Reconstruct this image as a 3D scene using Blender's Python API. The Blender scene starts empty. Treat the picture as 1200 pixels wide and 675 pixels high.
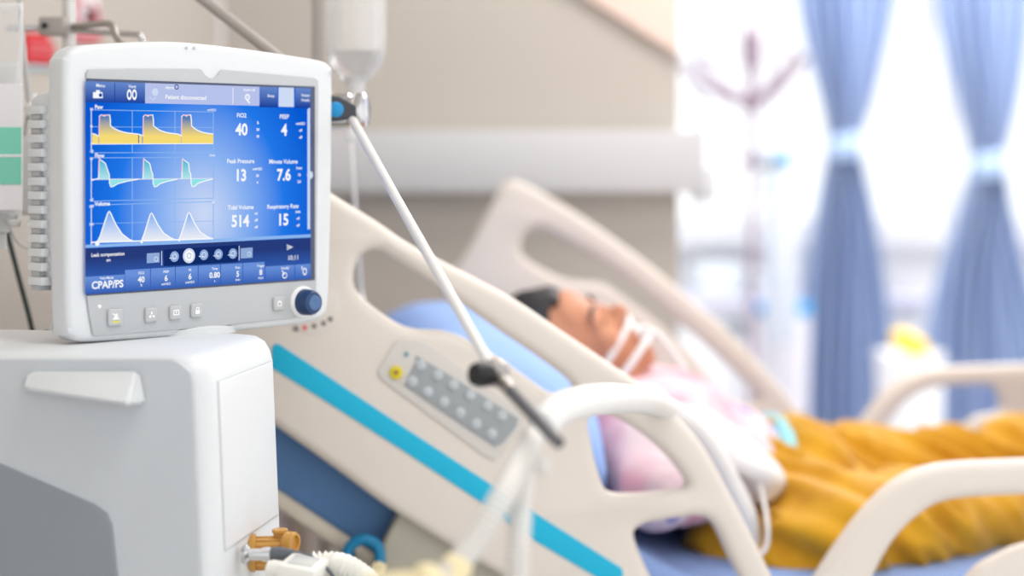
import bpy, bmesh, math, random
from mathutils import Vector, Matrix, noise
random.seed(7)
scene = bpy.context.scene
COL = scene.collection

# ------------------------------------------------------------------ camera
F = 2100.0          # focal length in pixels of the 1200 px wide frame (63 mm on 36 mm)
V0 = 178.0          # row of the horizon
ZC = 1.35           # eye height
cd = bpy.data.cameras.new('camera'); cam = bpy.data.objects.new('camera', cd); COL.objects.link(cam)
cam.location = (0, 0, ZC); cam.rotation_euler = (math.pi/2, 0, 0)
cd.sensor_width = 36; cd.lens = F*36/1200
cd.shift_y = -(337.5-V0)/1200
cd.clip_start = 0.05; cd.clip_end = 200
cd.dof.use_dof = True; cd.dof.focus_distance = 1.99; cd.dof.aperture_fstop = 1.6
scene.camera = cam

def P(u, v, Y):
    """survey point: where the line of sight through a photo point meets depth Y"""
    return Vector(((u-600)/F*Y, Y, ZC-(v-V0)/F*Y))
class Plane:
    """vertical or tilted plane with axes e (right), g (up), n (towards the room)"""
    def __init__(s, o, e, g):
        s.o = Vector(o); s.e = Vector(e).normalized(); s.g = Vector(g).normalized(); s.n = s.e.cross(s.g)
    def at(s, u, v, off=0.0):
        d = Vector(((u-600)/F, 1, -(v-V0)/F)); c = Vector((0, 0, ZC)); o = s.o+s.n*off
        k = (o-c).dot(s.n)/d.dot(s.n)
        return c+d*k
    def st(s, u, v, off=0.0):
        p = s.at(u, v, off)-s.o
        return (p.dot(s.e), p.dot(s.g))
    def w(s, a, b, c=0.0):
        return s.o+s.e*a+s.g*b+s.n*c
    def mat(s, c=0.0):
        m = Matrix.Identity(4); o = s.o+s.n*c
        for i in range(3):
            m[i][0] = s.e[i]; m[i][1] = s.g[i]; m[i][2] = s.n[i]; m[i][3] = o[i]
        return m
Z = Vector((0, 0, 1))

# ------------------------------------------------------------------ materials
def lin(c):
    r = []
    for x in c[:3]:
        x /= 255.0
        r.append(x/12.92 if x <= .04045 else ((x+.055)/1.055)**2.4)
    return (r[0], r[1], r[2], 1)
MATS = {}
def mat(name, c, rough=.5, metal=0, trans=0, ior=1.45, alpha=1, coat=0, sheen=0, bump=0, bscale=50, emit=None, spec=.5, vary=0):
    if name in MATS: return MATS[name]
    m = bpy.data.materials.new(name); m.use_nodes = True
    nt = m.node_tree; b = nt.nodes['Principled BSDF']
    b.inputs['Base Color'].default_value = lin(c); b.inputs['Roughness'].default_value = rough
    b.inputs['Metallic'].default_value = metal; b.inputs['Transmission Weight'].default_value = trans
    b.inputs['IOR'].default_value = ior; b.inputs['Alpha'].default_value = alpha
    b.inputs['Coat Weight'].default_value = coat; b.inputs['Sheen Weight'].default_value = sheen
    b.inputs['Specular IOR Level'].default_value = spec
    tc = nt.nodes.new('ShaderNodeTexCoord')
    nz = nt.nodes.new('ShaderNodeTexNoise'); nz.inputs['Scale'].default_value = bscale; nz.inputs['Detail'].default_value = 4
    nt.links.new(tc.outputs['Object'], nz.inputs['Vector'])
    if bump:
        bp = nt.nodes.new('ShaderNodeBump'); bp.inputs['Strength'].default_value = bump; bp.inputs['Distance'].default_value = .01
        nt.links.new(nz.outputs['Fac'], bp.inputs['Height']); nt.links.new(bp.outputs['Normal'], b.inputs['Normal'])
    v = vary if vary else .02
    mx = nt.nodes.new('ShaderNodeMix'); mx.data_type = 'RGBA'
    base = lin(c)
    mx.inputs[6].default_value = tuple(x*(1-v) for x in base[:3])+(1,)
    mx.inputs[7].default_value = tuple(min(1, x*(1+v)) for x in base[:3])+(1,)
    nt.links.new(nz.outputs['Fac'], mx.inputs[0]); nt.links.new(mx.outputs[2], b.inputs['Base Color'])
    MATS[name] = m
    return m
def emis(name, c, s=1.0):
    if name in MATS: return MATS[name]
    m = bpy.data.materials.new(name); m.use_nodes = True; nt = m.node_tree
    nt.nodes.remove(nt.nodes['Principled BSDF'])
    e = nt.nodes.new('ShaderNodeEmission'); e.inputs['Color'].default_value = lin(c); e.inputs['Strength'].default_value = s
    nt.links.new(e.outputs[0], nt.nodes['Material Output'].inputs[0]); MATS[name] = m
    return m
def clear(name, c, fac=.75, rough=.08):
    """thin clear plastic: mostly see-through with a glossy skin"""
    if name in MATS: return MATS[name]
    m = bpy.data.materials.new(name); m.use_nodes = True; nt = m.node_tree
    b = nt.nodes['Principled BSDF']; b.inputs['Base Color'].default_value = lin(c); b.inputs['Roughness'].default_value = rough
    t = nt.nodes.new('ShaderNodeBsdfTransparent'); t.inputs[0].default_value = (1, 1, 1, 1)
    mx = nt.nodes.new('ShaderNodeMixShader'); mx.inputs[0].default_value = fac
    lw = nt.nodes.new('ShaderNodeLayerWeight'); lw.inputs[0].default_value = .35
    mp = nt.nodes.new('ShaderNodeMapRange'); mp.inputs[3].default_value = 1-fac; mp.inputs[4].default_value = .85
    nt.links.new(lw.outputs['Facing'], mp.inputs[0]); nt.links.new(mp.outputs[0], mx.inputs[0])
    nt.links.new(t.outputs[0], mx.inputs[1]); nt.links.new(b.outputs[0], mx.inputs[2])
    nt.links.new(mx.outputs[0], nt.nodes['Material Output'].inputs[0]); MATS[name] = m
    return m

M_white = mat('white_casing', (222, 225, 227), .38)
M_whitegloss = mat('white_door', (226, 228, 231), .3)
M_side = mat('grey_side_panel', (196, 201, 205), .45)
M_dark = mat('dark_grey_panel', (138, 145, 150), .5)
M_bezel = mat('grey_bezel', (188, 191, 193), .45)
M_button = mat('button_grey', (190, 192, 193), .4)
M_black = mat('black_plastic', (26, 27, 30), .4)
M_navyknob = mat('navy_knob', (38, 66, 108), .3)
M_chrome = mat('chrome', (205, 205, 205), .18, metal=1)
M_steel = mat('brushed_steel', (176, 170, 165), .35, metal=.9)
M_greymetal = mat('painted_grey_metal', (168, 160, 154), .4)
M_bed = mat('bed_beige', (226, 216, 206), .45)
M_bedpanel = mat('bed_panel_beige', (222, 210, 198), .5)
M_olive = mat('olive_grey_plate', (170, 165, 150), .5)
M_cyan = mat('cyan_stripe', (0, 180, 218), .45)
M_keypad = mat('keypad_plate', (214, 209, 203), .45)
M_keygrey = mat('keypad_grey', (160, 165, 168), .5)
M_keybtn = mat('keypad_button', (190, 196, 200), .4)
M_yellow = mat('yellow_button', (225, 205, 20), .4)
M_navy = mat('navy_mattress', (84, 124, 172), .6, bump=.9, bscale=7)
M_sheet = mat('light_blue_sheet', (142, 168, 220), .8, bump=.5, bscale=25)
M_pillow = mat('blue_pillow', (150, 182, 238), .8, bump=.4, bscale=18)
M_wall = mat('warm_beige_wall', (196, 188, 179), .7, bump=.05, bscale=200)
M_peach = mat('peach_board', (252, 226, 212), .7)
M_trunk = mat('bedhead_grey', (212, 212, 214), .45)
M_floor = mat('vinyl_floor', (226, 223, 220), .4)
M_ceil = mat('ceiling_white', (240, 240, 238), .8)
M_curtwhite = mat('white_paint', (245, 246, 250), .6)
M_skin = mat('skin', (206, 142, 110), .55, vary=.12, bscale=22)
M_lips = mat('lips', (170, 90, 80), .5)
M_hair = mat('black_hair', (26, 26, 34), .45, bump=.6, bscale=120)
M_tape = mat('white_tape', (248, 246, 246), .6)
M_amber = mat('amber_plastic', (228, 172, 84), .22, trans=.35)
M_filter = mat('white_filter', (238, 236, 228), .35)
M_hose = mat('white_hose', (240, 238, 236), .35)
M_hosec = None
M_cream = mat('cream_connector', (236, 220, 176), .4)
M_greyrub = mat('grey_rubber', (95, 100, 106), .5)
M_red = mat('red_sign', (214, 48, 58), .5)
M_pink = mat('pink_border', (226, 150, 170), .5)
M_paper = mat('paper_white', (240, 238, 240), .6)
M_pale_blue = mat('pale_blue_sign', (190, 222, 232), .5)
M_sign_dark = mat('sign_dark', (120, 70, 78), .5)
M_blue = mat('bright_blue', (30, 150, 215), .4)
M_bluecap = mat('blue_cap', (20, 140, 200), .35)
M_bluebin = mat('blue_clip', (10, 120, 165), .4)
M_green = mat('green_label', (130, 214, 190), .5)
M_line = mat('clear_line', (222, 222, 220), .3, trans=.3)
M_hosec = clear('hose_translucent', (236, 233, 228), .32, .3)
M_clear = clear('clear_plastic', (240, 242, 244), .84)
M_fluid = mat('clear_fluid', (226, 228, 230), .05, trans=.95, ior=1.25)
M_label = clear('bottle_label', (246, 244, 240), .6, .5)
M_palepink = mat('pale_pinkish_white', (238, 232, 232), .4)
M_taupe = mat('taupe_plastic', (192, 178, 170), .5)
M_mauve = mat('pale_mauve_metal', (240, 230, 238), .4)
M_window = mat('window_white', (245, 246, 250), .4)
M_yellowbag = mat('yellow_bag', (250, 205, 40), .5)
M_lav = mat('lavender_counter', (222, 222, 240), .5)
M_teal = mat('teal_clamp', (140, 190, 190), .4)

def cloth_mat(name, a, b, scale, motif=None):
    m = bpy.data.materials.new(name); m.use_nodes = True; nt = m.node_tree; bs = nt.nodes['Principled BSDF']
    bs.inputs['Roughness'].default_value = .85; bs.inputs['Sheen Weight'].default_value = .2
    tc = nt.nodes.new('ShaderNodeTexCoord'); nz = nt.nodes.new('ShaderNodeTexNoise'); nz.inputs['Scale'].default_value = scale
    nz.inputs['Detail'].default_value = 2
    cr = nt.nodes.new('ShaderNodeValToRGB'); cr.color_ramp.elements[0].position = .42; cr.color_ramp.elements[1].position = .6
    cr.color_ramp.elements[0].color = lin(a); cr.color_ramp.elements[1].color = lin(b)
    nt.links.new(tc.outputs['Object'], nz.inputs['Vector']); nt.links.new(nz.outputs['Fac'], cr.inputs[0])
    out = cr.outputs[0]
    if motif:
        vo = nt.nodes.new('ShaderNodeTexVoronoi'); vo.inputs['Scale'].default_value = motif[1]
        lt = nt.nodes.new('ShaderNodeMath'); lt.operation = 'LESS_THAN'; lt.inputs[1].default_value = motif[2]
        mx = nt.nodes.new('ShaderNodeMix'); mx.data_type = 'RGBA'; mx.inputs[7].default_value = lin(motif[0])
        nt.links.new(tc.outputs['Object'], vo.inputs['Vector']); nt.links.new(vo.outputs['Distance'], lt.inputs[0])
        nt.links.new(lt.outputs[0], mx.inputs[0]); nt.links.new(out, mx.inputs[6]); out = mx.outputs[2]
    nt.links.new(out, bs.inputs['Base Color']); MATS[name] = m
    return m
M_gown = cloth_mat('pink_print_gown', (236, 214, 220), (230, 164, 182), 8, ((150, 140, 205), 13, .17))
M_mustard = cloth_mat('mustard_cloth', (202, 144, 6), (216, 160, 20), 14)
M_towel = cloth_mat('white_towelling', (232, 230, 231), (226, 222, 224), 30)
def curtain_mat():
    m = bpy.data.materials.new('blue_curtain'); m.use_nodes = True; nt = m.node_tree
    b = nt.nodes['Principled BSDF']; b.inputs['Base Color'].default_value = lin((188, 206, 240)); b.inputs['Roughness'].default_value = .9
    tc = nt.nodes.new('ShaderNodeTexCoord'); nz = nt.nodes.new('ShaderNodeTexNoise'); nz.inputs['Scale'].default_value = 6
    mp = nt.nodes.new('ShaderNodeMapping'); mp.inputs['Scale'].default_value = (4, 4, .3)
    mx = nt.nodes.new('ShaderNodeMix'); mx.data_type = 'RGBA'; mx.inputs[6].default_value = lin((168, 188, 222)); mx.inputs[7].default_value = lin((202, 217, 240))
    nt.links.new(tc.outputs['Object'], mp.inputs[0]); nt.links.new(mp.outputs[0], nz.inputs['Vector'])
    nt.links.new(nz.outputs['Fac'], mx.inputs[0]); nt.links.new(mx.outputs[2], b.inputs['Base Color'])
    t = nt.nodes.new('ShaderNodeBsdfTranslucent'); nt.links.new(mx.outputs[2], t.inputs[0])
    ms = nt.nodes.new('ShaderNodeMixShader'); ms.inputs[0].default_value = .5
    nt.links.new(b.outputs[0], ms.inputs[1]); nt.links.new(t.outputs[0], ms.inputs[2])
    nt.links.new(ms.outputs[0], nt.nodes['Material Output'].inputs[0])
    return m
M_curtain = curtain_mat()

# ------------------------------------------------------------------ object helpers
def thing(name, label, cat, loc, group=None):
    o = bpy.data.objects.new(name, None); COL.objects.link(o); o.location = loc
    o.empty_display_size = .05
    o['label'] = label; o['category'] = cat
    if group: o['group'] = group
    return o
def tag(o, label, cat, group=None):
    o['label'] = label; o['category'] = cat
    if group: o['group'] = group
    return o
def struct(o):
    o['kind'] = 'structure'; return o
def wloc(o):
    v = Vector((0, 0, 0))
    while o is not None:
        v += o.location; o = o.parent
    return v
def link(name, me, m, parent=None, smooth=None, base=None):
    """world-space mesh -> object whose origin sits at its own base (or its thing's)"""
    if not isinstance(m, (list, tuple)): m = [m]
    if len(me.materials) == 0:
        for x in m: me.materials.append(x)
    o = bpy.data.objects.new(name, me); COL.objects.link(o)
    if base is None:
        vs = [v.co for v in me.vertices]
        c = Vector((sum(v.x for v in vs)/len(vs), sum(v.y for v in vs)/len(vs), min(v.z for v in vs)))
    else: c = Vector(base)
    me.transform(Matrix.Translation(-c))
    o.location = c
    if parent is not None:
        o.parent = parent; o.location = c-wloc(parent)
    if smooth is not None:
        for p in me.polygons: p.use_smooth = True
        if smooth < 180:
            try:
                me.set_sharp_from_angle(angle=math.radians(smooth))
            except Exception: pass
    return o
def bm_mesh(bm):
    bmesh.ops.recalc_face_normals(bm, faces=bm.faces)
    me = bpy.data.meshes.new('m'); bm.to_mesh(me); bm.free(); return me
def cat_rom(pts, n=8, closed=False):
    pts = [Vector(p) for p in pts]; out = []; N = len(pts)
    rng = range(N) if closed else range(N-1)
    for i in rng:
        if closed: p0, p1, p2, p3 = pts[(i-1) % N], pts[i], pts[(i+1) % N], pts[(i+2) % N]
        else: p0, p1, p2, p3 = pts[max(i-1, 0)], pts[i], pts[i+1], pts[min(i+2, N-1)]
        for k in range(n):
            t = k/n
            out.append(.5*((2*p1)+(p2-p0)*t+(2*p0-5*p1+4*p2-p3)*t*t+(3*p1-p0-3*p2+p3)*t**3))
    if not closed: out.append(pts[-1])
    return out
def add_tube(bm, pts, r, seg=14, cap=True, squash=None):
    pts = [Vector(p) for p in pts]; n = len(pts)
    if not callable(r) and not isinstance(r, (list, tuple)): r = [r]*n
    if callable(r): r = [r(i/(n-1)) for i in range(n)]
    T = []
    for i in range(n):
        t = (pts[min(i+1, n-1)]-pts[max(i-1, 0)])
        T.append(t.normalized() if t.length > 1e-9 else Vector((0, 0, 1)))
    up = Vector((0, 0, 1)) if abs(T[0].z) < .9 else Vector((1, 0, 0))
    a = T[0].cross(up).normalized(); rings = []
    for i in range(n):
        a = (a-T[i]*a.dot(T[i])).normalized(); b = T[i].cross(a)
        rings.append([bm.verts.new(pts[i]+(a*math.cos(2*math.pi*k/seg)+b*math.sin(2*math.pi*k/seg))*r[i]) for k in range(seg)])
    for i in range(n-1):
        for k in range(seg):
            bm.faces.new((rings[i][k], rings[i][(k+1) % seg], rings[i+1][(k+1) % seg], rings[i+1][k]))
    if cap:
        bm.faces.new(rings[0][::-1]); bm.faces.new(rings[-1])
def tube(name, pts, r, m, parent=None, seg=14, n=8, smooth=50, curve=True, **k):
    bm = bmesh.new(); p = cat_rom(pts, n) if curve and len(pts) > 2 else [Vector(q) for q in pts]
    add_tube(bm, p, r, seg); return link(name, bm_mesh(bm), m, parent, smooth, **k)
def add_lathe(bm, prof, o, axis, seg=28, cap=True, xs=1.0, xdir=None):
    """prof: (distance along axis, radius)"""
    o = Vector(o); ax = Vector(axis).normalized()
    up = Vector(xdir) if xdir else (Vector((0, 0, 1)) if abs(ax.z) < .9 else Vector((1, 0, 0)))
    a = (up-ax*up.dot(ax)).normalized(); b = ax.cross(a); rings = []
    for (h, r) in prof:
        rings.append([bm.verts.new(o+ax*h+(a*math.cos(2*math.pi*k/seg)+b*math.sin(2*math.pi*k/seg)*xs)*max(r, 1e-5)) for k in range(seg)])
    for i in range(len(prof)-1):
        for k in range(seg):
            bm.faces.new((rings[i][k], rings[i][(k+1) % seg], rings[i+1][(k+1) % seg], rings[i+1][k]))
    if cap:
        bm.faces.new(rings[0][::-1]); bm.faces.new(rings[-1])
def lathe(name, prof, o, axis, m, parent=None, seg=28, smooth=40, **k):
    bm = bmesh.new(); add_lathe(bm, prof, o, axis, seg, **k); return link(name, bm_mesh(bm), m, parent, smooth)
def add_box(bm, o, ex, ey, ez, bev=0, seg=2):
    """box centred at o with half-axis vectors"""
    o, ex, ey, ez = Vector(o), Vector(ex), Vector(ey), Vector(ez); vs = []
    for sx in (-1, 1):
        for sy in (-1, 1):
            for sz in (-1, 1): vs.append(bm.verts.new(o+ex*sx+ey*sy+ez*sz))
    fs = [bm.faces.new([vs[i] for i in q]) for q in ((0, 1, 3, 2), (4, 6, 7, 5), (0, 4, 5, 1), (2, 3, 7, 6), (0, 2, 6, 4), (1, 5, 7, 3))]
    if bev:
        es = list({e for f in fs for e in f.edges})
        bmesh.ops.bevel(bm, geom=es, offset=bev, segments=seg, affect='EDGES', profile=.5)
def box(name, o, ex, ey, ez, m, parent=None, bev=.004, seg=2, smooth=35):
    bm = bmesh.new(); add_box(bm, o, ex, ey, ez, bev, seg); return link(name, bm_mesh(bm), m, parent, smooth)
def abox(name, lo, hi, m, parent=None, bev=.004):
    lo, hi = Vector(lo), Vector(hi); c = (lo+hi)/2; h = (hi-lo)/2
    return box(name, c, (h.x, 0, 0), (0, h.y, 0), (0, 0, h.z), m, parent, bev)
def shape_mesh(outlines, M4, thick, bevel, bres=3):
    """filled 2D outline(s) (inner ones are holes) extruded to thickness with rounded edges, in the frame M4 (z = towards the room)"""
    cu = bpy.data.curves.new('c', 'CURVE'); cu.dimensions = '2D'; cu.fill_mode = 'BOTH'
    cu.extrude = max(thick/2-bevel, 1e-5); cu.bevel_depth = bevel; cu.bevel_resolution = bres
    cu.offset = -bevel
    for ol in outlines:
        sp = cu.splines.new('POLY'); sp.points.add(len(ol)-1); sp.use_cyclic_u = True
        for i, p in enumerate(ol): sp.points[i].co = (p[0], p[1], 0, 1)
    o = bpy.data.objects.new('c', cu); COL.objects.link(o)
    dg = bpy.context.evaluated_depsgraph_get()
    me = bpy.data.meshes.new_from_object(o.evaluated_get(dg))
    bpy.data.objects.remove(o); me.materials.clear()
    bm = bmesh.new(); bm.from_mesh(me); bmesh.ops.remove_doubles(bm, verts=bm.verts, dist=1e-5)
    bm.to_mesh(me); bm.free()
    me.transform(M4); return me
def smooth2(pts, n=5):
    return [(p.x, p.y) for p in cat_rom([Vector((a, b, 0)) for a, b in pts], n, True)]
def plate(name, pl, px, thick, m, parent=None, off=0.0, bevel=None, curve=False, holes=(), smooth=40, n=5):
    """plate on plane pl with front face at off+thick/2 ... outline given as surveyed photo points"""
    if bevel is None: bevel = min(thick*.4, .004)
    ol = [pl.st(u, v) for u, v in px]
    ol = smooth2(ol, n) if curve else ol
    hs = []
    for h in holes:
        q = [pl.st(u, v) for u, v in h]; hs.append(smooth2(q, n))
    me = shape_mesh([ol]+hs, pl.mat(off), thick, bevel)
    return link(name, me, m, parent, smooth)
def remesh(bm, voxel=.006, smooth_it=4, disp=None):
    me = bm_mesh(bm); o = bpy.data.objects.new('r', me); COL.objects.link(o)
    r = o.modifiers.new('r', 'REMESH'); r.mode = 'VOXEL'; r.voxel_size = voxel
    s = o.modifiers.new('s', 'SMOOTH'); s.factor = .5; s.iterations = smooth_it
    dg = bpy.context.evaluated_depsgraph_get()
    out = bpy.data.meshes.new_from_object(o.evaluated_get(dg)); bpy.data.objects.remove(o)
    if disp:
        ns = [v.normal.copy() for v in out.vertices]
        for v, nn in zip(out.vertices, ns): v.co += nn*disp(v.co)
    return out
def add_ell(bm, c, ax, radii, seg=24):
    """ellipsoid with axes ax (3 unit vectors)"""
    M = Matrix.Identity(4)
    for j in range(3):
        for i in range(3): M[i][j] = ax[j][i]*radii[j]
        M[j][3] = 0
    for i in range(3): M[i][3] = Vector(c)[i]
    bmesh.ops.create_uvsphere(bm, u_segments=seg, v_segments=seg//2, radius=1, matrix=M)
def add_caps(bm, a, b, ra, rb, seg=20):
    a, b = Vector(a), Vector(b); ax = (b-a); L = ax.length; ax.normalize(); prof = []
    for k in range(7):
        t = math.pi/2*(1-k/6); prof.append((-ra*math.sin(t), ra*math.cos(t)))
    for k in range(7):
        t = math.pi/2*k/6; prof.append((L+rb*math.sin(t), rb*math.cos(t)))
    add_lathe(bm, prof, a, ax, seg)
def text_mesh(s, h, bold=.0, align='CENTER'):
    cu = bpy.data.curves.new('t', 'FONT'); cu.body = s; cu.size = h; cu.align_x = align; cu.align_y = 'CENTER'; cu.offset = bold*h
    cu.resolution_u = 3
    o = bpy.data.objects.new('t', cu); COL.objects.link(o); dg = bpy.context.evaluated_depsgraph_get()
    me = bpy.data.meshes.new_from_object(o.evaluated_get(dg)); bpy.data.objects.remove(o); return me

# ------------------------------------------------------------------ the room
WY = 3.85; WEND = (795-600)/F*WY; CORN = -.628
H = 2.75
struct(abox('wall_back', (CORN-.2, WY, 0), (WEND, WY+.16, H), M_wall, bev=.003))
wl = Plane((CORN, WY, 0), (.2466, .969, 0), Z)      # left wall, e runs away from the camera
a, b = wl.w(0, 0), wl.w(-3.6, 0)
struct(box('wall_left', (a+b)/2+Vector((0, 0, H/2))-wl.n*.06, (a-b)/2, -wl.n*.06, (0, 0, H/2), M_wall, bev=0))
struct(abox('floor', (-2.2, -1.2, -.1), (4.2, 7.4, 0), M_floor, bev=0))
struct(abox('ceiling', (-2.2, -1.2, H), (4.2, 7.4, H+.1), M_ceil, bev=0))
struct(abox('wall_light_block', (-2.2, -1.3, 0), (.7, -1.2, H), M_curtwhite, bev=0))  # added behind the camera, cut short so light comes from the right
struct(abox('wall_right', (4.0, 3.6, 0), (4.12, 7.4, H), M_curtwhite, bev=0))
struct(abox('wall_alcove', (-.95, WY+.16, 0), (-.83, 7.3, H), M_curtwhite, bev=0))
# window wall
WW = 7.15; sill = P(0, 285, WW).z
struct(abox('wall_window', (-.9, WW, 0), (4.1, WW+.14, sill), M_curtwhite, bev=0))
struct(abox('trim_1', (-.9, WW-.12, sill), (4.0, WW+.02, sill+.04), M_window))
def win(name, x0, x1):
    bm = bmesh.new(); z0, z1 = sill+.04, H; y = WW+.06; w = .028
    for cx in (x0+w, x1-w, (x0+x1)/2): add_box(bm, (cx, y, (z0+z1)/2), (w, 0, 0), (0, .03, 0), (0, 0, (z1-z0)/2), .004)
    for cz in (z0+w, z1-w): add_box(bm, ((x0+x1)/2, y, cz), ((x1-x0)/2, 0, 0), (0, .026, 0), (0, 0, w), .004)
    o = struct(link(name, bm_mesh(bm), M_window, smooth=35))
    g = abox('pane', (x0+.05, y-.003, z0+.05), (x1-.05, y+.003, z1-.05), clear('window_glass', (255, 255, 255), .97, .02), o, bev=0)
    return o
xs = [-.2+.0, 1.72, 3.64]
win('window_1', xs[0], xs[1]-.02); win('window_2', xs[1]+.02, xs[2])
# peach board: thin plate with a sloping lower edge on the end of the back wall
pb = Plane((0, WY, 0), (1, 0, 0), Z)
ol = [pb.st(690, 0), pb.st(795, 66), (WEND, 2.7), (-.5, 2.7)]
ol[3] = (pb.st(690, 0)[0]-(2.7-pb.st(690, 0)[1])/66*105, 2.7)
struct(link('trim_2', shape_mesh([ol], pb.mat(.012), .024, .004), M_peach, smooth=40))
# vertical joint strip at the corner
struct(box('trim_3', wl.w(-.012, H/2, .006), wl.e*.01, wl.n*.005, (0, 0, H/2), M_palepink, bev=.002))
struct(abox('baseboard_back', (CORN, WY-.012, 0), (WEND, WY, .1), M_greymetal))

# bedhead trunking on the back wall
tp = Plane((0, WY-.085, 0), (1, 0, 0), Z)
c0 = tp.at(360, 152); c1 = tp.at(827, 228)
t = thing('bedhead_trunking', 'long pale grey wall trunking box behind the bed', 'wall trunking', ((c0.x+c1.x)/2, WY-.04, c1.z))
abox('housing', (c0.x, WY-.08, c1.z+.004), (c1.x, WY-.001, c0.z), M_trunk, t, .006)
q0, q1 = tp.at(813, 196), tp.at(842, 236)
abox('socket_box', (q0.x, WY-.07, q1.z), (q1.x, WY-.01, q0.z), mat('socket_white', (226, 228, 234), .4), t, .006)

# signs on the left wall
s = thing('warning_sign', 'red notice with white lines and pale blue lower strip on left wall', 'sign', wl.at(48, 78))
plate('board', wl, [(26, 38), (50, 38), (62, 56), (58, 76), (26, 74)], .006, M_red, s, .004)
for k in (0, 1):
    plate('text_line', wl, [(30, 52+8*k), (56, 53+8*k), (56, 55+8*k), (30, 54+8*k)], .002, mat('sign_pale', (236, 160, 165), .5), s, .0085)
plate('lower_strip', wl, [(24, 76), (60, 78), (60, 82), (24, 81)], .006, M_pale_blue, s, .004)
s = thing('hand_sign', 'white notice with pink border, hand symbol in a ring, red foot, behind the pole', 'sign', wl.at(103, 50))
plate('board', wl, [(86, -12), (115, -12), (115, 48), (86, 48)], .004, M_pink, s, .003)
plate('paper', wl, [(89, -8), (112, -8), (112, 39), (89, 39)], .002, M_paper, s, .006)
plate('foot_band', wl, [(86, 43), (115, 44), (115, 49), (86, 49)], .003, M_red, s, .006)
c = wl.at(101, 17, .0085)
bm = bmesh.new()
add_tube(bm, [c+wl.e*math.cos(x)*.045+wl.g*math.sin(x)*.022+wl.n*.0 for x in [i*math.pi/18 for i in range(36)]]+[c+wl.e*.045], .0022, 6)
link('ring', bm_mesh(bm), M_red, s)
plate('hand_symbol', wl, [(96, 28), (94, 20), (96, 10), (100, 12), (103, 10), (107, 16), (108, 26), (104, 29)], .002, M_sign_dark, s, .0085, curve=True)

# ------------------------------------------------------------------ ventilator
VZ = 1.146
FD = Vector((.165, .986, 0)).normalized(); LD = Vector((-FD.y, FD.x, 0))
C0 = Vector((-.305, 1.79, 0))
VW, VL = .240, .50
vent = thing('ventilator', 'white ventilator with tilting blue touchscreen monitor and grey side panel, left foreground', 'ventilator', C0+LD*VL/2+FD*VW/2)
def vpt(l, f, z, out=0):
    """body frame: l leftwards from the front face, f away from the camera along the front face"""
    p = C0+LD*(l-.042*max(0, VZ-z)-0)+FD*f; return Vector((p.x, p.y, z))
def rrect(l0, l1, f0, f1, r, n=6):
    out = []
    for (cl, cf, a0) in ((l1-r, f1-r, 0), (l0+r, f1-r, 90), (l0+r, f0+r, 180), (l1-r, f0+r, 270)):
        for k in range(n+1):
            t = math.radians(a0+90*k/n); out.append((cl+r*math.cos(t), cf+r*math.sin(t)))
    return out
bm = bmesh.new(); rings = []
for (z, ins) in [(.16, 0), (.5, 0), (.9, 0), (VZ-.03, 0), (VZ-.018, .002), (VZ-.008, .006), (VZ-.002, .013), (VZ, .022)]:
    rings.append([bm.verts.new(vpt(l, f, z)) for l, f in rrect(ins, VL-ins, ins, VW-ins, .026)])
for i in range(len(rings)-1):
    n_ = len(rings[0])
    for k in range(n_): bm.faces.new((rings[i][k], rings[i][(k+1) % n_], rings[i+1][(k+1) % n_], rings[i+1][k]))
bm.faces.new(rings[0]); bm.faces.new(rings[-1])
link('body', bm_mesh(bm), M_white, vent, 40)
SP = Plane(C0, -LD, Z)          # side face seen by the camera; n points to the camera
plate('side_panel', SP, [(-120, 421), (190, 420), (204, 420), (214, 426), (226, 437), (228, 450), (238, 690), (262, 1200), (-120, 1200)], .006, M_side, vent, .001, bevel=.0025)
plate('lower_side_panel', SP, [(-100, 500), (0, 541), (60, 567), (114, 590), (128, 600), (134, 614), (138, 650), (142, 690), (170, 1100), (-100, 1100)], .008, M_dark, vent, .003, bevel=.003)
# grip handle: wedge with overhanging lower edge
bm = bmesh.new()
bk = [SP.at(31, 434, .003), SP.at(166, 434, .003), SP.at(173, 474, .003), SP.at(26, 458, .003)]
fr = [SP.at(36, 437, .008), SP.at(160, 436, .010), SP.at(150, 476, .034), SP.at(28, 457, .022)]
vb = [bm.verts.new(p) for p in bk]; vf = [bm.verts.new(p) for p in fr]
bm.faces.new(vb[::-1]); bm.faces.new(vf)
for i in range(4): bm.faces.new((vb[i], vb[(i+1) % 4], vf[(i+1) % 4], vf[i]))
bmesh.ops.bevel(bm, geom=list(bm.edges), offset=.0035, segments=3, affect='EDGES')
link('grip_handle', bm_mesh(bm), M_white, vent, 40)
# front door on the white front face
FPn = Plane(vpt(0, 0, VZ), FD, (vpt(0, 0, VZ)-vpt(0, 0, .9)))
dz = VZ-P(264, 640, 1.82).z
def fp(f, d): return (f, -d)
door = [(.030, -.030), (VW-.030, -.030), (VW-.030, -.200), (.030, -.200)]
link('front_door', shape_mesh([door], FPn.mat(-.0006), .005, .001), M_whitegloss, vent, 40)
link('door_seam', shape_mesh([[(.0285, -.0285), (VW-.0285, -.0285), (VW-.0285, -.2018), (.0285, -.2018)]], FPn.mat(-.0004), .003, .0006), mat('seam_grey', (196, 200, 203), .6), vent, 40)
for (f_, d_) in ((.05, .31), (.13, .268), (.18, .262)):
    lathe('screw', [(0, .004), (.002, .004), (.0035, .003), (.0035, 0)], FPn.w(f_, -d_, .0), FPn.n, M_greymetal, vent, 12)
lathe('port_socket', [(0, .011), (.006, .011), (.006, .007), (-.002, .006), (-.002, 0)], FPn.w(.055, -.335, 0), FPn.n, M_chrome, vent, 20)
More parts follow.
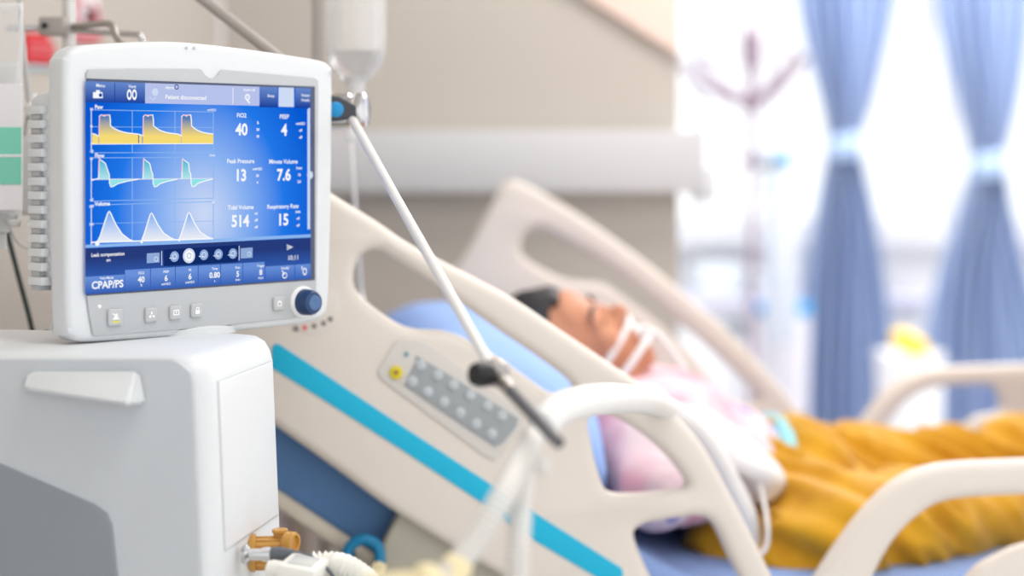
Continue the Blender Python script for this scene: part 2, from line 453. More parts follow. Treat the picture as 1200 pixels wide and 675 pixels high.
# monitor: base swivel, shells, bezel, screen, keys, knob
MO = Plane(P(100, 94.5, 1.9), (.2142, .229, 0), Z)
mc = MO.w(.157, -.11)
lathe('monitor_swivel', [(0, .085), (.008, .085), (.014, .07), (.03, .062), (.05, .06)], Vector((mc.x, mc.y, VZ-.002))-MO.n*.075, Z, M_white, vent)
outline = [(75, 90), (78, 66), (90, 55), (110, 52), (160, 49), (215, 49), (290, 57), (350, 66), (378, 71), (388, 77), (391, 92), (390.5, 200), (388, 320), (385.5, 358), (381, 371), (368, 377), (330, 383), (240, 392), (160, 398), (110, 401), (92, 400), (83, 394), (79, 380), (76.5, 250)]
ol = smooth2([MO.st(u, v) for u, v in outline], 5)
mon = link('monitor', shape_mesh([ol], MO.mat(-.0165), .034, .008, 4), M_white, vent, 50)
cs, ct = .157, -.105
ol2 = [(cs+(x-cs)*.975-.001, ct+.006+(y-ct-.006)*.66) for x, y in ol]
link('rear_shell', shape_mesh([ol2], MO.mat(-.053), .048, .012, 3), M_white, mon, 50)
# vent ribs down the left side of the rear shell
bm = bmesh.new()
sl = MO.st(76, 250)[0]
for k in range(13):
    tt = MO.st(76, 128+17*k)[1]
    add_box(bm, MO.w(sl+.004, tt, -.052), MO.e*.008, MO.g*.0045, MO.n*.014, .0015)
link('vent_ribs', bm_mesh(bm), M_white, mon, 40)
bm = bmesh.new()
for k in range(13):
    tt = MO.st(76, 136.5+17*k)[1]
    add_box(bm, MO.w(sl+.006, tt, -.055), MO.e*.0075, MO.g*.0028, MO.n*.008, .0005)
link('vent_slots', bm_mesh(bm), mat('slot_grey', (186, 186, 187), .6), mon, 40)
plate('bezel', MO, [(99.5, 86), (102, 81.5), (150, 80.3), (231, 80.5), (235, 82), (239, 88), (243, 91), (248, 92), (252, 90), (256, 84), (259, 81.7), (300, 85), (366, 91), (371, 94), (371.5, 110), (370, 250), (369, 330), (368, 362), (365, 368), (340, 373), (250, 382.5), (150, 391), (110, 394), (107, 392), (102, 365), (99.5, 343)], .004, M_bezel, mon, .0015, bevel=.0012)
plate('screen_surround', MO, [(99.5, 92), (366.5, 101.5), (366.5, 328), (99.5, 346.5)], .002, mat('screen_edge', (70, 78, 104), .3), mon, .0032, bevel=.0003)

# ---- screen picture: one mesh, several emitting colours
def screen_mat():
    m = bpy.data.materials.new('screen_blue_glare'); m.use_nodes = True; nt = m.node_tree
    nt.nodes.remove(nt.nodes['Principled BSDF'])
    tc = nt.nodes.new('ShaderNodeTexCoord'); mp = nt.nodes.new('ShaderNodeMapping'); gr = nt.nodes.new('ShaderNodeTexGradient'); gr.gradient_type = 'SPHERICAL'
    c = MO.w(*MO.st(236, 250)); w = wloc_screen
    d = c-w
    mp.vector_type = 'TEXTURE'; mp.inputs['Location'].default_value = d; mp.inputs['Scale'].default_value = (.17, .17, .20)
    cr = nt.nodes.new('ShaderNodeValToRGB'); el = cr.color_ramp.elements
    el[0].position = 0; el[0].color = lin((6, 92, 216)); el[1].position = 1; el[1].color = lin((214, 227, 255))
    e2 = el.new(.32); e2.color = lin((34, 124, 240)); e3 = el.new(.66); e3.color = lin((142, 184, 250))  # pale centre is glare on the glass, painted into the emitted colour
    em = nt.nodes.new('ShaderNodeEmission')
    nt.links.new(tc.outputs['Object'], mp.inputs[0]); nt.links.new(mp.outputs[0], gr.inputs[0]); nt.links.new(gr.outputs['Color'], cr.inputs[0])
    nt.links.new(cr.outputs[0], em.inputs[0]); nt.links.new(em.outputs[0], nt.nodes['Material Output'].inputs[0])
    return m
wloc_screen = MO.w(.157, -.227, 0)
def grad_mat(name, ca, cb, v_a, v_b, u=200):
    """screen tint running from ca at photo row v_a to cb at row v_b"""
    m = bpy.data.materials.new(name); m.use_nodes = True; nt = m.node_tree; nt.nodes.remove(nt.nodes['Principled BSDF'])
    za, zb = (MO.at(u, v_a)-wloc_screen).z, (MO.at(u, v_b)-wloc_screen).z
    tc = nt.nodes.new('ShaderNodeTexCoord'); sx = nt.nodes.new('ShaderNodeSeparateXYZ'); mr = nt.nodes.new('ShaderNodeMapRange')
    mr.inputs[1].default_value = za; mr.inputs[2].default_value = zb
    cr = nt.nodes.new('ShaderNodeValToRGB'); cr.color_ramp.elements[0].color = lin(ca); cr.color_ramp.elements[1].color = lin(cb)
    em = nt.nodes.new('ShaderNodeEmission')
    nt.links.new(tc.outputs['Object'], sx.inputs[0]); nt.links.new(sx.outputs['Z'], mr.inputs[0]); nt.links.new(mr.outputs[0], cr.inputs[0])
    nt.links.new(cr.outputs[0], em.inputs[0]); nt.links.new(em.outputs[0], nt.nodes['Material Output'].inputs[0]); return m
SM = [screen_mat(), emis('scr_white', (250, 252, 255), 1.05), emis('scr_grid', (146, 190, 248)), grad_mat('scr_yellow', (96, 132, 186), (255, 227, 122), 139, 160),
      grad_mat('scr_aqua', (70, 190, 220), (200, 245, 245), 188, 214), grad_mat('scr_dark_bar', (40, 62, 128), (54, 100, 190), 298, 325), grad_mat('scr_tile', (110, 150, 225), (34, 84, 180), 316, 338, 250),
      emis('scr_pink', (246, 200, 220)), grad_mat('scr_button', (104, 140, 210), (16, 62, 160), 97, 122, 130), emis('scr_lilac', (190, 201, 244)),
      emis('scr_icon', (150, 178, 225)), grad_mat('scr_volume', (120, 176, 250), (252, 253, 255), 248, 284), emis('scr_pale', (214, 228, 252)), emis('scr_deep', (18, 44, 108)), emis('scr_cyan', (150, 236, 240)), emis('scr_blueline', (10, 66, 170))]
BG, WHT, GRID, YEL, AQUA, DBAR, TILE, PNK, BTN, LIL, ICON, VOL, PALE, DEEP, CYAN, BLUE = range(16)
sb = bmesh.new()
def spoly(px, mi, layer):
    vs = [sb.verts.new(MO.at(u, v, .0044+.00008*layer)) for u, v in px]
    f = sb.faces.new(vs); f.material_index = mi
def sline(px, w, mi, layer):
    """polyline of photo-pixel width w"""
    n_ = len(px); L = []; R = []
    for i in range(n_):
        a_ = Vector(px[max(i-1, 0)]); b_ = Vector(px[min(i+1, n_-1)]); d = (b_-a_).normalized(); nn = Vector((-d.y, d.x))*w/2
        p = Vector(px[i]); L.append(p+nn); R.append(p-nn)
    for i in range(n_-1): spoly([L[i], R[i], R[i+1], L[i+1]], mi, layer)
def sdisc(u, v, r, mi, layer, n_=20, r2=None):
    c_ = MO.st(u, v); rr = r*1.95/F
    vs = [sb.verts.new(MO.w(c_[0]+rr*math.cos(2*math.pi*k/n_), c_[1]+(r2*1.95/F if r2 else rr)*math.sin(2*math.pi*k/n_), .0044+.00008*layer)) for k in range(n_)]
    sb.faces.new(vs).material_index = mi
def sring(u, v, r, w, mi, layer, n_=20, asp=1):
    c_ = MO.st(u, v); pts = []
    for rr in (r-w/2, r+w/2):
        pts.append([sb.verts.new(MO.w(c_[0]+rr*1.95/F*math.cos(2*math.pi*k/n_), c_[1]+asp*rr*1.95/F*math.sin(2*math.pi*k/n_), .0044+.00008*layer)) for k in range(n_)])
    for k in range(n_): sb.faces.new((pts[0][k], pts[0][(k+1) % n_], pts[1][(k+1) % n_], pts[1][k])).material_index = mi
def stext(s_, u, v, h, mi=WHT, layer=6, bold=.015, align='CENTER', sx=1.0):
    me = text_mesh(s_, h*1.95/F*1.38, bold, align); c_ = MO.st(u, v)
    M4 = MO.mat(.0044+.00008*layer) @ Matrix.Translation((c_[0], c_[1], 0)) @ Matrix.Diagonal((sx, 1, 1, 1))
    me.transform(M4); n0 = len(sb.faces); sb.from_mesh(me); sb.faces.ensure_lookup_table()
    for f in sb.faces[n0:]: f.material_index = mi
    bpy.data.meshes.remove(me)
def edge_v(u, top):   # rows of the top and bottom screen edge at column u
    return 95+8.5*(u-100)/264 if top else 345-18.5*(u-100)/264
def row(u, f):        # row at fraction f down the screen
    return edge_v(u, True)+f*(edge_v(u, False)-edge_v(u, True))
def fr_(v, u=100): return (v-edge_v(u, True))/(edge_v(u, False)-edge_v(u, True))
def quad(u0, u1, f0, f1, mi, layer): spoly([(u0, row(u0, f0)), (u0, row(u0, f1)), (u1, row(u1, f1)), (u1, row(u1, f0))], mi, layer)
quad(100, 364, 0, 1, BG, 0)
# top bar
quad(100, 170, .0, .098, BTN, 1); quad(170, 304, .0, .098, LIL, 1); quad(304, 325.5, .0, .105, BTN, 1); quad(326.5, 344.5, .0, .1, PALE, 1); quad(346, 364, .0, .105, BTN, 1)
sline([(134.5, row(134, .005)), (134.5, row(134, .096))], .8, BLUE, 2)
sline([(273, row(273, .01)), (273, row(273, .095))], .7, WHT, 2)
stext('Menu', 115, row(115, .02), 4, layer=3); stext('Vent', 152, row(152, .02), 4, layer=3)
# camera / case icon and paired lungs icon
spoly([(109, 108), (120, 108), (120.5, 115), (109, 115)], WHT, 3); spoly([(112.5, 105.5), (117, 105.7), (117, 108), (112.5, 108)], WHT, 3); sdisc(114.8, 111.6, 2.2, BLUE, 4)
for du in (-3, 3): sring(151.6+du, 111, 2.6, 1.6, WHT, 3, 14, 1.9)
sdisc(179, 108, 4.5, PALE, 2); sline([(175.5, 114), (179, 117), (183, 114)], 1, PALE, 2)
stext('Alarm', 196, 103, 3.6, layer=3); sring(204, 102, 2.6, 1.0, DEEP, 3)
stext('Patient disconnected', 215, 114.5, 5.2, WHT, 3, .02)
stext('Audio off', 289, 105.5, 3.4, layer=3); sring(287, 114, 3.2, 1.8, WHT, 3); sdisc(287, 114, 1.6, PALE, 3); sline([(289.5, 117), (292.5, 121)], 1.8, WHT, 3)
stext('Setup', 314.5, 112.5, 3.6, layer=3); stext('Patient', 355, 112, 3.6, layer=3); stext('Details', 355, 117.5, 3.6, layer=3)
# frame rails of the three waveform windows
def band(f0, f1):
    for f in (f0, f1): sline([(106, row(106, f)), (250, row(250, f))], .9, GRID, 2)
    for u in (155, 205, 250): sline([(u, row(u, f0)), (u, row(u, f1))], .9, GRID, 2)
    sline([(107, row(107, f0)), (107, row(107, f1))], 1.2, PALE, 3)
band(fr_(128.5), fr_(179)); band(fr_(185), fr_(236)); band(fr_(240.5), fr_(288))
sline([(107, 148.5), (250, 149.5)], .7, GRID, 2); sline([(107, 262), (250, 259)], .7, GRID, 2)
for v_, s_ in ((128, '30'), (148, '15'), (168.5, '0'), (177, '-10'), (186, '60'), (210, '0'), (234, '-60'), (242, '600'), (263, '300'), (285, '0')): stext(s_, 104.2, v_, 3, layer=3)
stext('Paw', 108, 125.5, 4.8, layer=4, bold=.03, align='LEFT'); stext('Flow', 108, 182.5, 4.8, layer=4, bold=.03, align='LEFT'); stext('Volume', 108, 239, 4.8, layer=4, bold=.03, align='LEFT')
stext('cmH2O', 245, 129, 3, layer=3); stext('l/min', 246, 182, 3, layer=3); stext('ml', 247, 237, 3, layer=3)
# pressure waves (yellow)
def wave_p(u0, u1, u2, u3, first=None):
    top = [(u0, 160), (u0+.6, 136), (u0+3, 134.5), (u0+6, 136), (u1-3, 134.8), (u1, 134.5), (u1+.8, 141), (u1+1, 147.5)]
    k_ = (u2-u1)
    dec = [(u1+1+k_*t_, 147.5+9.5*(1-math.exp(-2.6*t_))/(1-math.exp(-2.6))) for t_ in (.15, .3, .45, .6, .8, 1)]
    dec = [(u, v+.0*u) for u, v in dec]
    pts = ([first] if first else [])+top+dec+([(u3, 158.5)] if u3 else [])
    base = 168.5
    for i in range(len(pts)-1):
        a_, b_ = pts[i], pts[i+1]
        if b_[0]-a_[0] > .01: spoly([(a_[0], a_[1]), (a_[0], base), (b_[0], base), (b_[0], b_[1])], YEL, 3)
    sline(pts, 1.3, WHT, 5)
    sline([(u0, 158), (u0+.6, 137)], 1.3, PNK, 6); sline([(u0+1.5, 135), (u1-1, 135)], 1.3, PNK, 6)
spoly([(108, 157), (108, 168.5), (115.5, 168.5), (115.5, 159.5)], YEL, 3); sline([(108, 156.5), (112, 157.5), (115.5, 159.8)], 1.2, WHT, 5)
wave_p(116, 128.5, 160, 166.5); wave_p(167.5, 179, 207, 212); wave_p(212.5, 223.5, 249, None)
sline([(162.5, 158), (162.5, 168)], 1.0, BLUE, 6)
sline([(108, 168.8), (250, 168.3)], 1.0, WHT, 5)
# flow waves (aqua)
def wave_f(u0, u1, u2, vb):
    up = [(u0, vb), (u0+1, vb-24), (u0+4, vb-21), (u0+8, vb-18), (u1-2, vb-9), (u1-.4, vb-5)]
    dn = [(u1, vb+6), (u1+1.5, vb+9.5), (u1+4, vb+9), (u1+(u2-u1)*.3, vb+5.5), (u1+(u2-u1)*.6, vb+2.8), (u2, vb+.4)]
    for i in range(len(up)-1): spoly([up[i], (up[i][0], vb), (up[i+1][0], vb), up[i+1]], AQUA, 3)
    for i in range(len(dn)-1): spoly([(dn[i][0], vb), dn[i], dn[i+1], (dn[i+1][0], vb)], CYAN, 3)
    sline(up+dn, 1.2, WHT, 5); sline([(u0, vb-8), (u0+.8, vb-24), (u0+2, vb-22)], 1.3, PNK, 6)
for (a_, b_, c_) in ((115.5, 128.5, 163), (167.5, 179.5, 208), (213, 224, 249)): wave_f(a_, b_, c_, 209.5)
sline([(107, 210.2), (250, 209.2)], 1.3, PALE, 4); sline([(107, 211.5), (112, 210), (116, 209)], 1.3, WHT, 5)
# volume waves (white)
for (a_, pk, b_, vp, vb) in ((114, 128, 158, 247.5, 283.5), (166, 177.5, 206, 249.5, 281.5), (210, 221.5, 248, 249, 280)):
    pts = [(a_, vb), (a_+(pk-a_)*.25, vb-7), (a_+(pk-a_)*.6, vb-(vb-vp)*.62), (pk-1.5, vp+2), (pk, vp), (pk+1.5, vp+2), (pk+(b_-pk)*.25, vp+(vb-vp)*.42), (pk+(b_-pk)*.5, vp+(vb-vp)*.74), (pk+(b_-pk)*.78, vb-3), (b_, vb-.3)]
    for i in range(len(pts)-1): spoly([pts[i], (pts[i][0], vb), (pts[i+1][0], vb), pts[i+1]], VOL, 3)
    sline(pts, 1.4, WHT, 5)
sline([(107, 284), (160, 282.6), (250, 279.6)], 1.6, WHT, 5); sdisc(111, 285, 3, WHT, 5); sdisc(163, 283.3, 1.8, WHT, 5); sdisc(207, 281.4, 1.5, WHT, 5)
# numbers
for (s_, u, v, lab, lu, lv) in (('40', 280, 152.5, 'FiO2', 280, 135.5), ('4', 330, 153, 'PEEP', 330, 137), ('13', 279, 206, 'Peak Pressure', 279, 189), ('7.6', 329.5, 205.5, 'Minute Volume', 329, 189.5), ('514', 278.5, 259.5, 'Tidal Volume', 279, 243), ('15', 328.5, 258, 'Respiratory Rate', 328.5, 242)):
    stext(s_, u, v, 14.5, WHT, 6, .032, sx=.92); stext(lab, lu, lv, 5.4, WHT, 6, .02)
for (u, v, a3) in ((299, 152, ('%', '50', '30')), (349, 153, ('cmH2O', 'off', 'off')), (298.5, 206, ('cmH2O', '30', '4')), (347.5, 205, ('l/min', '10', '2.0')), (297, 258, ('ml', 'off', 'off')), (346, 256, ('/min', 'off', 'off'))):
    for k, q in enumerate(a3): stext(q, u, v-8+8*k, 3.4, layer=6, bold=.03)
# scroll strip at the right edge
spoly([(360.3, 128), (360.3, row(360, .74)), (363.4, row(363, .74)), (363.4, 126)], PALE, 2); sdisc(360.5, 205, 5, PALE, 1)
# dark bar and bottom tiles
sline([(100, row(100, .775)), (364, row(364, .775))], 3.6, GRID, 3)
quad(100, 364, .785, 1, DBAR, 2)
quad(100, 146, .918, 1, TILE, 3)
for i, u in enumerate((146.5, 176.8, 205.8, 232.6, 259, 285)): quad(u, (176, 205, 231.8, 258.2, 284.2, 310)[i], .897, 1, TILE, 3)
quad(311, 345, .922, 1, TILE, 3); quad(346, 364, .922, 1, TILE, 3)
stext('CPAP/PS', 123, 333.5, 8.6, WHT, 6, .03); stext('Vent Mode', 122, 325.5, 3, layer=6)
stext('Leak compensation', 123.5, 298, 4.2, WHT, 6, .02); stext('on', 124, 304.5, 4, layer=6)
for (s_, u, v, hd, un) in (('40', 162.5, 327, 'FiO2', '%'), ('6', 191.5, 325.5, 'PEEP', 'cmH2O'), ('6', 219.5, 323.5, 'PS', 'cmH2O'), ('0.80', 248.5, 321.8, 'Tinsp', 's'), ('5', 275.5, 320.5, 'Rate', '/min'), ('8', 302.5, 318.5, 'Trigger', 'l/min')):
    stext(s_, u, v+.6, 6.8, WHT, 6, .03); stext(hd, u, v-7.2, 3, layer=6); stext(un, u, v+7, 3, layer=6)
stext('Standby', 331, 314, 3, layer=6)
sring(330.5, 322.5, 3.4, 1.2, WHT, 6); sline([(330.5, 317), (333, 321), (331, 323)], 1.2, WHT, 6); sring(354, 318, 3, 1.4, WHT, 6, 12, 1.3); sline([(354, 312), (354, 316)], 1.2, WHT, 6)
stext('10:11', 340.5, 302, 6.2, WHT, 6, .008)
sline([(336, 287), (343, 289.5), (336, 292.5)], 1.1, WHT, 6); sline([(336, 289.7), (341, 289.6)], 1, WHT, 6)
spoly([(172, 297), (187, 296), (187, 307.5), (172, 308.5)], ICON, 3); sring(180, 303.5, 2.6, 1, PALE, 4)
spoly([(282, 291), (296, 290), (296, 302), (282, 303)], ICON, 3); sring(289, 297.5, 2.5, 1, PALE, 4)
spoly([(192, 292.5), (279, 287), (279, 307), (192, 312)], DEEP, 3)
sline([(189.5, 294), (189.5, 311)], .9, PALE, 4); sline([(280.3, 288), (280.3, 305)], .9, PALE, 4)
for i, (u, v) in enumerate(((201.5, 300.5), (218.5, 299.5), (236, 298.5), (253, 297.8), (270, 297))):
    if i == 1: sdisc(u, v, 9, PALE, 4); sdisc(u, v, 6.5, WHT, 5); sring(u, v, 3, .8, ICON, 6)
    else: sdisc(u, v, 6.4, ICON, 4); sring(u, v, 3, 1.2, PALE, 5); sline([(u-3, v+2), (u+3, v+2)], 1, PALE, 5)
me = bpy.data.meshes.new('m'); sb.to_mesh(me); sb.free()
for m_ in SM: me.materials.append(m_)
# every face looks out of the screen
for p_ in me.polygons:
    if p_.normal.dot(MO.n) < 0: p_.flip()
scr = link('screen', me, SM, mon, base=wloc_screen)

# keys under the screen
def sq(c, h, r=.3):
    return [(c[0]+sx_*h*(1-r)+r*h*math.cos(t_), c[1]+sy_*h*(1-r)+r*h*math.sin(t_)) for sx_, sy_, a0 in ((1, 1, 0), (-1, 1, 90), (-1, -1, 180), (1, -1, 270)) for t_ in [math.radians(a0+22.5*k) for k in range(5)]]
M_icon = mat('key_icon_white', (252, 252, 252), .4)
def key(u, v, hpx, kind):
    h = hpx*1.95/F; c = MO.st(u, v)
    me = shape_mesh([sq(c, h)], MO.mat(.0045), .005, .0018); bm = bmesh.new(); bm.from_mesh(me)
    def q(pts, mi):
        f = bm.faces.new([bm.verts.new(MO.w(c[0]+x*h, c[1]+y*h, .0073)) for x, y in pts]); f.material_index = mi
    bmesh.ops.recalc_face_normals(bm, faces=bm.faces)
    if kind == 'bell':
        q([(-.5, -.25), (.5, -.25), (.28, .05), (.2, .42), (-.2, .42), (-.28, .05)], 1); q([(-.5, -.62), (.55, -.62), (.55, -.4), (-.5, -.4)], 2)
        q([(-.55, .45), (-.45, .55), (.55, -.2), (.47, -.3)], 1)
    elif kind == 'fan':
        q([(-.15, 0), (.1, .1), (.05, .5), (-.2, .45)], 1); q([(.05, -.05), (.45, -.1), (.42, -.4), (.1, -.3)], 1); q([(-.1, -.05), (-.1, -.4), (-.45, -.35), (-.45, -.05)], 1)
    elif kind == 'camera':
        q([(-.5, -.35), (.5, -.35), (.5, -.2), (-.5, -.2)], 1); q([(-.5, .25), (.5, .25), (.5, .4), (-.5, .4)], 1); q([(-.5, -.2), (-.35, -.2), (-.35, .25), (-.5, .25)], 1); q([(.35, -.2), (.5, -.2), (.5, .25), (.35, .25)], 1); q([(-.1, -.1), (.1, -.1), (.1, .2), (-.1, .2)], 1)
    elif kind == 'lock':
        q([(-.35, -.45), (.35, -.45), (.35, .05), (-.35, .05)], 1); q([(-.28, .05), (-.14, .05), (-.14, .42), (-.28, .42)], 1); q([(.14, .05), (.28, .05), (.28, .42), (.14, .42)], 1); q([(-.28, .36), (.28, .36), (.2, .5), (-.2, .5)], 1)
    else:
        q([(-.4, -.35), (-.22, -.35), (-.22, .3), (-.4, .3)], 1); q([(.22, -.35), (.4, -.35), (.4, .3), (.22, .3)], 1); q([(-.4, .2), (.4, .2), (.2, .45), (-.2, .45)], 1); q([(-.4, -.4), (.4, -.4), (.4, -.25), (-.4, -.25)], 1)
    bm.to_mesh(me); bm.free()
    for p_ in me.polygons:
        if p_.material_index and p_.normal.dot(MO.n) < 0: p_.flip()
    link('button', me, [M_button, M_icon, mat('key_yellow', (222, 214, 90), .5)], mon, 40)
key(131.5, 371.5, 10, 'bell'); key(173.5, 368.5, 8.5, 'fan'); key(202, 366, 8.5, 'camera'); key(227, 363.5, 8.5, 'lock'); key(323, 355.5, 8.5, 'home')
lathe('indicator_light', [(0, .0022), (.001, .002), (.0016, 0)], MO.w(*MO.st(114, 359), .0035), MO.n, M_icon, mon, 12)
kc = MO.w(*MO.st(352, 353.5), .003)
lathe('knob_ring', [(0, .0185), (.003, .0185), (.005, .017), (.005, .015)], kc, MO.n, M_icon, mon, 32)
lathe('control_knob', [(.003, .0155), (.012, .0152), (.018, .0145), (.0215, .0125), (.0225, .009), (.0222, 0)], kc, MO.n, M_navyknob, mon, 32)
lathe('knob_cap', [(.0215, .0092), (.0236, .0088), (.0242, .007), (.0236, .004), (.0234, 0)], kc, MO.n, mat('knob_cap_blue', (78, 112, 158), .3), mon, 28)
for u in (218, 227):
    lathe('alarm_mark', [(0, .0022), (.0006, .0022), (.0006, 0)], MO.w(*MO.st(u, 56.5), .0005), MO.n, M_button, mon, 5)
# trolley under the body
bm = bmesh.new(); vc = C0+LD*VL/2+FD*VW/2
add_box(bm, (vc.x, vc.y, .135), LD*.2, FD*.1, (0, 0, .03), .01); add_box(bm, (vc.x, vc.y, .1), LD*.27, FD*.05, (0, 0, .018), .01)
for s_ in (-.22, .22):
    add_box(bm, Vector((vc.x, vc.y, .1))+LD*s_, LD*.03, FD*.13, (0, 0, .016), .008)
link('trolley', bm_mesh(bm), M_dark, vent, 40)
for s1 in (-.22, .22):
    for s2 in (-.11, .11):
        p = Vector((vc.x, vc.y, .045))+LD*s1+FD*s2
        lathe('wheel', [(-.015, .04), (-.012, .044), (.012, .044), (.015, .04)], p, FD, M_black, vent, 20)
# amber valve block on the front, lower end
def fpp(f, d, n_): return FPn.w(f, -d, n_)
av = P(318, 645, 1.92)
ax = Vector((.97, .1, .0)).normalized(); ay = ax.cross(Z).normalized()
bm = bmesh.new(); o_ = FPn.at(296, 648, .001); k_ = o_.y/F
add_lathe(bm, [(-.004, 20*k_), (0, 22*k_), (.003, 22*k_), (.004, 19*k_), (.036, 19*k_), (.038, 17*k_), (.038, 0)], o_, ax, 28)
for k in range(9):
    t_ = math.radians(100+22*k); add_box(bm, o_+ax*.019+(Z*math.sin(t_)-ay*math.cos(t_))*19*k_, ax*.015, Z*.0012, ay*.0012, .0005)
add_lathe(bm, [(0, 9*k_), (.003, 12*k_), (.005, 13*k_), (.012, 13*k_), (.014, 12*k_), (.0145, 9*k_), (.011, 8*k_), (.011, 0)], o_+ax*.034+Z*14*k_-Vector((0, .008, 0)), (.9, -.42, 0), 28)
add_lathe(bm, [(0, 8*k_), (.006, 8*k_), (.007, 9.5*k_), (.010, 9.5*k_), (.011, 6*k_)], o_+ax*.029+Z*16*k_, (0, 0, 1), 20)
link('amber_valve', bm_mesh(bm), M_amber, vent, 40)

# grey sensor plug with its cable
po = P(287, 650, 1.855); px_ = (P(345, 649, 1.845)-po).normalized()
s = thing('sensor_plug', 'small grey and chrome sensor plug beside the amber valve on ventilator front', 'sensor plug', po)
lathe('collar', [(-.002, .009), (.003, .0105), (.004, .009), (.006, .006), (.02, .006), (.02, .0072), (.031, .0072), (.031, .006)], po, px_, M_chrome, s, 20)
lathe('boot', [(.029, .0073), (.038, .0075), (.046, .006), (.056, .0035), (.062, .002)], po, px_, M_greyrub, s, 20)
tube('cable', [po+px_*.055, po+px_*.075+Vector((0, -.004, -.004)), po+px_*.1+Vector((0, -.01, -.03)), po+px_*.11+Vector((0, -.012, -.1))], .002, M_greyrub, s)

# white breathing filter with corrugated stub, bottom of the frame
bo = P(352, 674, 1.82)
s = thing('breathing_filter', 'white boxy breathing filter with clear corrugated hose at bottom edge below valve', 'breathing filter', bo+Vector((0, 0, -.03)))
fx = Vector((.97, -.15, -.12)).normalized(); fy = Vector((.2, .97, .05)).normalized(); fz = fx.cross(fy)
box('filter_body', bo+fx*.002, fx*.020, fy*.025, fz*.015, M_filter, s, .003)
box('label_window', bo+fx*.002+fz*.0152, fx*.013, fy*.015, fz*.001, mat('filter_window', (205, 206, 204), .2), s, .0005)
lathe('port', [(-.035, .009), (-.03, .011), (-.012, .011)], bo, fx, M_filter, s, 20)
hp = cat_rom([P(366, 664, 1.86), P(385, 664, 1.86), P(405, 668, 1.85), P(430, 686, 1.83), P(450, 720, 1.79), P(468, 810, 1.70)], 26)
def corr(pts, r, amp, pitch):
    out = []; acc = 0
    for i in range(len(pts)):
        if i: acc += (pts[i]-pts[i-1]).length
        out.append(r+amp*math.sin(2*math.pi*acc/pitch))
    return out
def resample(pts, step):
    out = [pts[0]]; last = pts[0]
    for p in pts[1:]:
        while (p-last).length >= step:
            last = last+(p-last).normalized()*step; out.append(last)
    return out
hp = resample(hp, .0012)
tube('corrugated_hose', hp, corr(hp, .0142, .0019, .0058), M_filter, s, 18, curve=False, smooth=60)

# ------------------------------------------------------------------ hinged support arm
j1 = P(407, 130, 2.2); j2 = P(579, 437, 1.66); tip = P(655, 519, 1.52)
pole_xy = P(81, 0, 2.34)
top_end = Vector((pole_xy.x+.02, pole_xy.y-.02, 1.35+(178+112)/F*2.32))
arm = thing('hinged_support_arm', 'white jointed support arm with blue hinge knob reaching over bed from behind monitor', 'support arm', j1)
tube('upper_tube', [top_end, j1], .0072, M_greymetal, arm, curve=False)
tube('lower_tube', [j1+(j2-j1)*.03, j2], [.0056, .0052], mat('arm_white', (226, 224, 220), .35), arm, curve=False)
jd = Vector((.97, -.22, .02)).normalized()
lathe('hinge_barrel', [(-.026, .019), (-.02, .022), (.004, .022), (.006, .018), (.012, .018), (.014, .022), (.022, .022), (.025, .018), (.025, 0)], j1, jd, M_chrome, arm, 28)
lathe('hinge_collar', [(.012, .0215), (.02, .0215), (.021, .019)], j1, jd, M_palepink, arm, 28)
bm = bmesh.new(); ld = Vector((.9, -.42, 0)).normalized(); lu = Vector((0, 0, 1)); ln = ld.cross(lu)
pts = [(-.020, .019), (-.008, .017), (.013, .005), (.013, -.008), (-.008, -.013), (-.020, -.014)]
me = shape_mesh([pts], Plane(j1-Vector((0, .024, 0)), (.96, .28, 0), Z).mat(0), .012, .003)
link('hinge_lever', me, mat('lever_grey', (58, 60, 66), .4), arm, 40); bm.free()
lathe('blue_cap', [(0, .0095), (.003, .0095), (.0042, .008), (.0042, 0)], j1+Vector((-.0115, -.0305, .001)), (.28, -.96, 0), M_bluecap, arm, 24)
lathe('elbow_joint', [(-.016, .011), (-.013, .013), (.012, .013), (.016, .011)], j2+Vector((0, 0, 0)), (.2, -.95, .1), M_steel, arm, 24)
lathe('elbow_knob', [(-.004, .007), (.002, .011), (.012, .012), (.018, .010), (.018, 0)], j2+Vector((-.004, -.014, .0)), (-.75, -.6, .1), M_black, arm, 24)
g0 = j2+(tip-j2)*.28
tube('forearm_link', [j2, g0], [.008, .006], M_steel, arm, curve=False)
tube('grip_rod', [g0, tip], [.0062, .0055], mat('grip_grey', (92, 92, 96), .4), arm, curve=False)
lathe('tip_clip', [(0, .004), (.006, .007), (.014, .007), (.017, .004)], tip+Vector((-.012, .004, -.012)), (-.2, -.1, -.95), mat('clip_white', (214, 210, 206), .4), arm, 16)

# breathing hoses: two lengths rise to the arm's clip, one goes on over the bed rail
def hose(name, pts, r, label, group=None, m=None, conn=None):
    m = m or M_hosec
    t_ = thing(name, label, 'breathing hose', pts[0], group)
    p = resample(cat_rom(pts, 20), .0013)
    tube('corrugated_tube', p, corr(p, r, .0006, .0052), m, t_, 16, curve=False, smooth=60)
    for c_ in conn or ():
        lathe('cuff', [(-.02, r*1.0), (-.018, r*1.25), (.012, r*1.22), (.016, r*1.05)], c_[0], c_[1], M_cream, t_, 20)
    return t_
hose('breathing_hose', [P(470, 790, 1.42), P(500, 705, 1.45), P(545, 650, 1.48), P(590, 580, 1.50), P(612, 536, 1.56), P(624, 512, 1.61)], .0108, 'white hose slanting up to the arm tip with yellow cuff at its foot', conn=[(P(528, 676, 1.47), P(545, 650, 1.48)-P(528, 676, 1.47))])
hose('breathing_hose', [P(608, 800, 1.50), P(606, 690, 1.51), P(609, 620, 1.52), P(613, 560, 1.57), P(624, 516, 1.63)], .0098, 'white hose hanging straight down from the arm tip across the cyan stripe')
